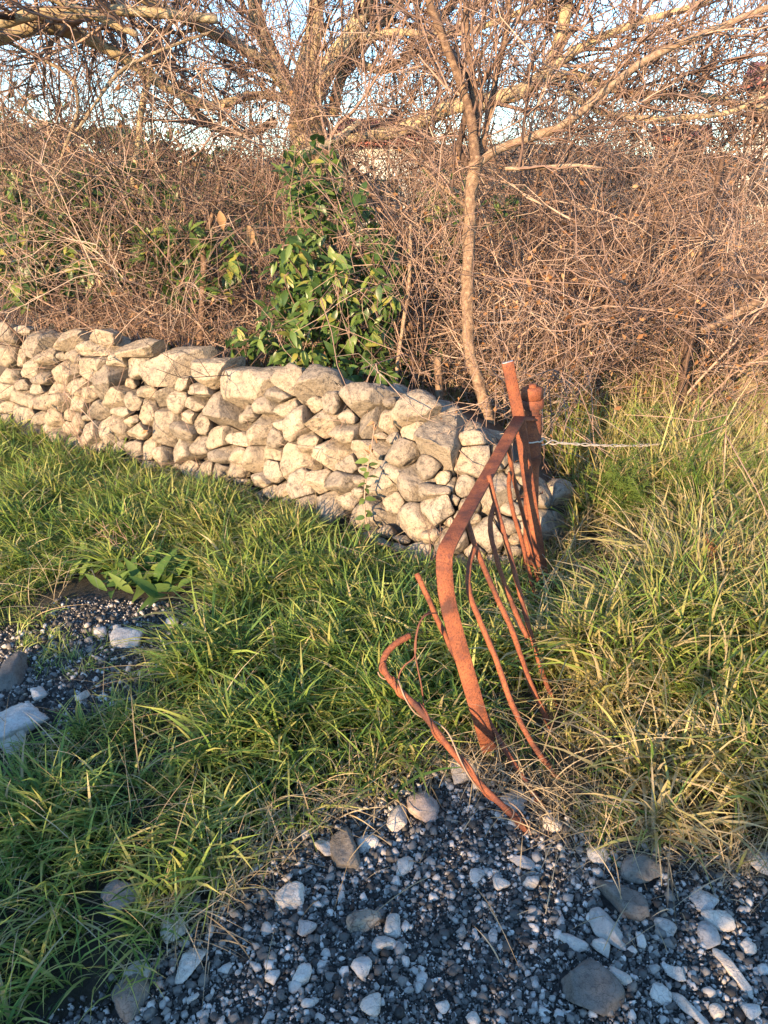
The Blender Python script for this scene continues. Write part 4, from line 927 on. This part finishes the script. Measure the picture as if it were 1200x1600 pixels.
sprig('dry_stalk', 'dry branching stalk in the grass above the broad-leaved weed', 215, 890, .28, 4, 2, .003, .55)
sprig('dry_stalk', 'thin dry stalks in front of the wall at left', 150, 735, .75, 5, 3, .0028, .5, .25)
def wisp():
    rg = np.random.default_rng(9); b = ground(985, 835); n = 26
    d = np.stack([rg.normal(0, .28, n), rg.normal(-.1, .2, n), np.ones(n)], -1); P0 = grow(rg.normal(0, .07, (n, 3)) * np.array([1.5, 1, 0]), d, .55 * rg.uniform(.4, 1.15, n), 9, .10, .10, rg); root = thing('wispy_plant', 'feathery light green wild asparagus plant right of the post', 'plant', b)
    ge = Geo(); V, F = tubes(P0, np.linspace(1, .4, 9)[None] * np.full((n, 1), .0022), 3); ge.add(V, F, .3); link('stem', ge.mesh('stem'), M['wisp'], root)
    b1, d1, _, _ = children(P0, 16, rg, .15, 1, 1.1, .1); P1 = grow(b1, d1, .10 * rg.uniform(.4, 1.2, len(b1)), 4, .15, 0, rg)
    b2, d2, _, _ = children(P1, 12, rg, .1, 1, 1.0, .1); P2 = grow(b2, d2, .022 * rg.uniform(.6, 1.3, len(b2)), 2, .1, 0, rg); ge = Geo()
    V, F = tubes(P1, np.full((len(b1), 4), .0011), 3); ge.add(V, F, .4); V, F = tubes(P2, np.full((len(b2), 2), .0011), 3); ge.add(V, F, np.repeat(rg.random(len(b2)), 6)); f = link('needles', ge.mesh('needles'), M['wisp'], root); f['kind'] = 'stuff'
wisp()
def seed_stalk(label, px, py, tx, ty, seed):
    rg = np.random.default_rng(seed); b = ground(px, py); t = at_y(tx, ty, b[1]); root = thing('seed_stalk', label, 'plant', b); ge = Geo(); q, _ = tube1(ge, [b - b, (t - b) * .5 + rg.normal(0, .01, 3), t - b], (.004, .002), 5, 16, .2); link('stalk', ge.mesh('stalk', True), M['twig'], root)
    n = 140; k = rg.uniform(.45, 1, n) * (len(q) - 1); pos = q[k.astype(int)] + rg.normal(0, .008, (n, 3)); V, F, T = leaf_cards(n, pos, rg.uniform(.008, .016, n), rg, rg.uniform(0, .5, n)); g2 = Geo(); g2.add(V, F, T); o = link('seed_head', g2.mesh('seed_head'), M['dead_leaf'], root); o['kind'] = 'stuff'
seed_stalk('dark dry seed stalk standing in the right-hand grass bank', 1135, 965, 1104, 832, 1)
seed_stalk('rust-red dry seed stalk at the far right of the grass bank', 1160, 950, 1155, 850, 2)
seed_stalk('small rusty seed stalk above the right grass bank', 1142, 800, 1140, 760, 3)
def hanging_leaf(label, px, py, y, s, seed, tint):
    rg = np.random.default_rng(seed); V, F = leaf_mesh(seed, .5, .35, .5); P = at_y(px, py, y); o = link('dead_leaf', mesh_np('dead_leaf', V * s, [F], np.full(len(V), tint), True), M['dead_leaf'], None, P); R = leaf_rot(np.array([.2, -.2, -1.]), rg); o.matrix_world = Matrix.Translation(P) @ Matrix(R.tolist()).to_4x4(); tag(o, label, 'leaf')
hanging_leaf('large pale tan dead leaf hanging in the bramble', 387, 352, 4.7, .12, 1, 1.)
hanging_leaf('curled brown dead leaf hanging left of the large tan leaf', 343, 330, 4.7, .10, 2, .8)

# ------------------------------------------------------------------ low wooded hill on the horizon
M['hill'] = plain('hill', (.07, .075, .045), .95, .5, .4)
hx = np.linspace(-260, 260, 90); hd = np.linspace(0, 1, 14); HX, HD = np.meshgrid(hx, hd)
HH = (7.5 + 2.0 * np.sin(HX * .021 + 1) + 1.0 * np.sin(HX * .07) + .7 * np.sin(HX * .23)) * np.sin(HD * math.pi) ** .8 - .5
hill = link('hill', mesh_np('hill', np.stack([HX, 110 + 120 * HD, HH + np.random.default_rng(4).normal(0, .35, HX.shape)], -1).reshape(-1, 3), [grid_faces(*HX.shape)]), M['hill']); hill['kind'] = 'structure'

# ------------------------------------------------------------------ houses and trees beyond the thicket
def boxg(x0, x1, y0, y1, z0, z1):
    V = np.array([(x, y, z) for z in (z0, z1) for y in (y0, y1) for x in (x0, x1)]); return V, np.array([(0, 2, 3, 1), (4, 5, 7, 6), (0, 1, 5, 4), (2, 6, 7, 3), (0, 4, 6, 2), (1, 3, 7, 5)])
def house(name, label, px0, px1, py_eave, py_ridge, y, depth, wallm, wins=(), over=.3):
    x0, x1 = at_y(px0, 300, y)[0], at_y(px1, 300, y)[0]; ze = at_y((px0 + px1) / 2, py_eave, y)[2]; zr = at_y((px0 + px1) / 2, py_ridge, y + depth / 2)[2]
    root = thing(name, label, 'house', (x0, y, 0)); o = np.array(root.location); root.rotation_euler = (0, 0, -math.atan2(x0, y) - .02); ge = Geo(); V, F = boxg(x0, x1, y, y + depth, -.2, ze); ge.add(V - o, F); link('wall', ge.mesh('wall'), M[wallm], root)
    ge = Geo(); e = over; nseg = 40; xs = np.linspace(x0 - e, x1 + e, nseg * 2 + 1); rows = []
    for yy, zz in ((y - e, ze - .02), (y + depth / 2, zr), (y + depth + e, ze - .02)): rows.append(np.stack([xs, np.full_like(xs, yy), zz + .05 * (np.arange(len(xs)) % 2)], -1))
    R = np.stack(rows); ge.add(R.reshape(-1, 3) - o, grid_faces(3, len(xs))); R2 = R.copy(); R2[..., 2] -= .12; ge.add(R2.reshape(-1, 3) - o, grid_faces(3, len(xs)))
    for k in (0,):
        Vf = np.concatenate([R[k], R2[k]]); n = len(xs); i = np.arange(n - 1); ge.add(Vf - o, np.stack([i, i + 1, i + n + 1, i + n], -1))
    link('roof', ge.mesh('roof'), M['roof_tile'], root)
    for xe in (x0 + .001, x1 - .001):
        ge = Geo(); ge.add(np.array([(xe, y, ze - .03), (xe, y + depth, ze - .03), (xe, y + depth / 2, zr - .06)]) - o, np.array([[0, 1, 2]])); link('gable', ge.mesh('gable'), M[wallm], root)
    for (wx, wz, ww, wh) in wins:
        cx = x0 + (x1 - x0) * wx; ge = Geo(); V, F = boxg(cx - ww / 2 - .08, cx + ww / 2 + .08, y - .05, y + .02, wz - .08, wz + wh + .08); ge.add(V - o, F); wdw = link('window', ge.mesh('window'), M['plaster_white'], root)
        ge = Geo(); V, F = boxg(cx - ww / 2, cx + ww / 2, y - .06, y - .052, wz, wz + wh); ge.add(V - o, F); link('pane', ge.mesh('pane'), M['glass'], wdw)
house('white_house', 'tall white house with red roof at the right picture edge', 1150, 1420, 132, 100, 24, 9, 'plaster_white', [(.15, 1.2, .9, 1.2), (.15, 3.6, .9, 1.2)])
house('low_house', 'small sunlit house with red roof beyond the right thicket', 1015, 1085, 216, 198, 38, 5, 'plaster_orange', [(.5, 1.2, .8, 1.2)])
house('tiled_house', 'house with orange-red tiled roof seen behind the big tree', 540, 660, 222, 186, 26, 7, 'plaster_white', [(.5, .8, .9, 1.1)])
def far_tree(label, px, py_top, y, wpx, seed):
    rg = np.random.default_rng(seed); b = at_y(px, 300, y); h = at_y(px, py_top, y)[2]; root = thing('evergreen_tree', label, 'tree', (b[0], y, 0), 'dark evergreen trees beyond the left bramble'); w = wpx * y / FPX
    ge = Geo(); tube1(ge, [(0, 0, -.1), (.05, 0, h * .4), (0, 0, h * .8)], (.16, .05), 8, 14, .2); link('trunk', ge.mesh('trunk', True), M['bark_brown'], root)
    n = 5200; c = rg.normal(0, 1, (26, 3)) * np.array([w * .38, w * .3, h * .20]) + np.array([0, 0, h * .60]); pos = c[rg.integers(0, 26, n)] + rg.normal(0, 1, (n, 3)) * np.array([w * .12, w * .12, h * .07]); pos[:, 2] = np.clip(pos[:, 2], .2, h)
    V, F, T = leaf_cards(n, pos, rg.uniform(.10, .2, n), rg, rg.uniform(0, .55, n)); ge = Geo(); ge.add(V, F, T); o = link('crown', ge.mesh('crown'), M['laurel_leaf'], root); o['kind'] = 'stuff'
far_tree('dark evergreen tree at the far left behind the bramble', 30, 140, 13, 210, 1)
far_tree('dark evergreen tree behind the bramble, second from the left edge', 150, 205, 14, 220, 2)
far_tree('low dark evergreen behind the bramble beside the grey trunk', 330, 240, 14, 260, 3)

# ------------------------------------------------------------------ hedge added unseen behind the viewer, heights shaped to shade the gravel
def shade_hedge():
    rg = np.random.default_rng(77); n = 20000; x = rg.uniform(-9.8, 2.5, n); 
    H = np.interp(x, [-9.8, -8.75, -8.5, -7.4, -6.4, -5.2, -4.6, -3.95, -3.4, -2.4, -1.5, 2.5], [5.4, 5.2, 3.0, 1.86, 1.84, 2.0, 1.84, 1.56, 1.74, 1.72, 1.68, 1.72])
    H = H + .17 * np.sin(x * 5.1) * np.sin(x * 2.3 + 1) + .08 * np.sin(x * 17.3) + .05 * np.sin(x * 41.0)
    z = rg.random(n) ** .62 * H; y = -5.2 + rg.normal(0, .28, n)
    V, F, T = leaf_cards(n, np.stack([x, y, z], -1), rg.uniform(.09, .19, n), rg, rg.uniform(0, .7, n)); ge = Geo(); ge.add(V, F, T); o = link('shade_hedge', ge.mesh('shade_hedge'), M['laurel_leaf']); o['kind'] = 'stuff'
shade_hedge()
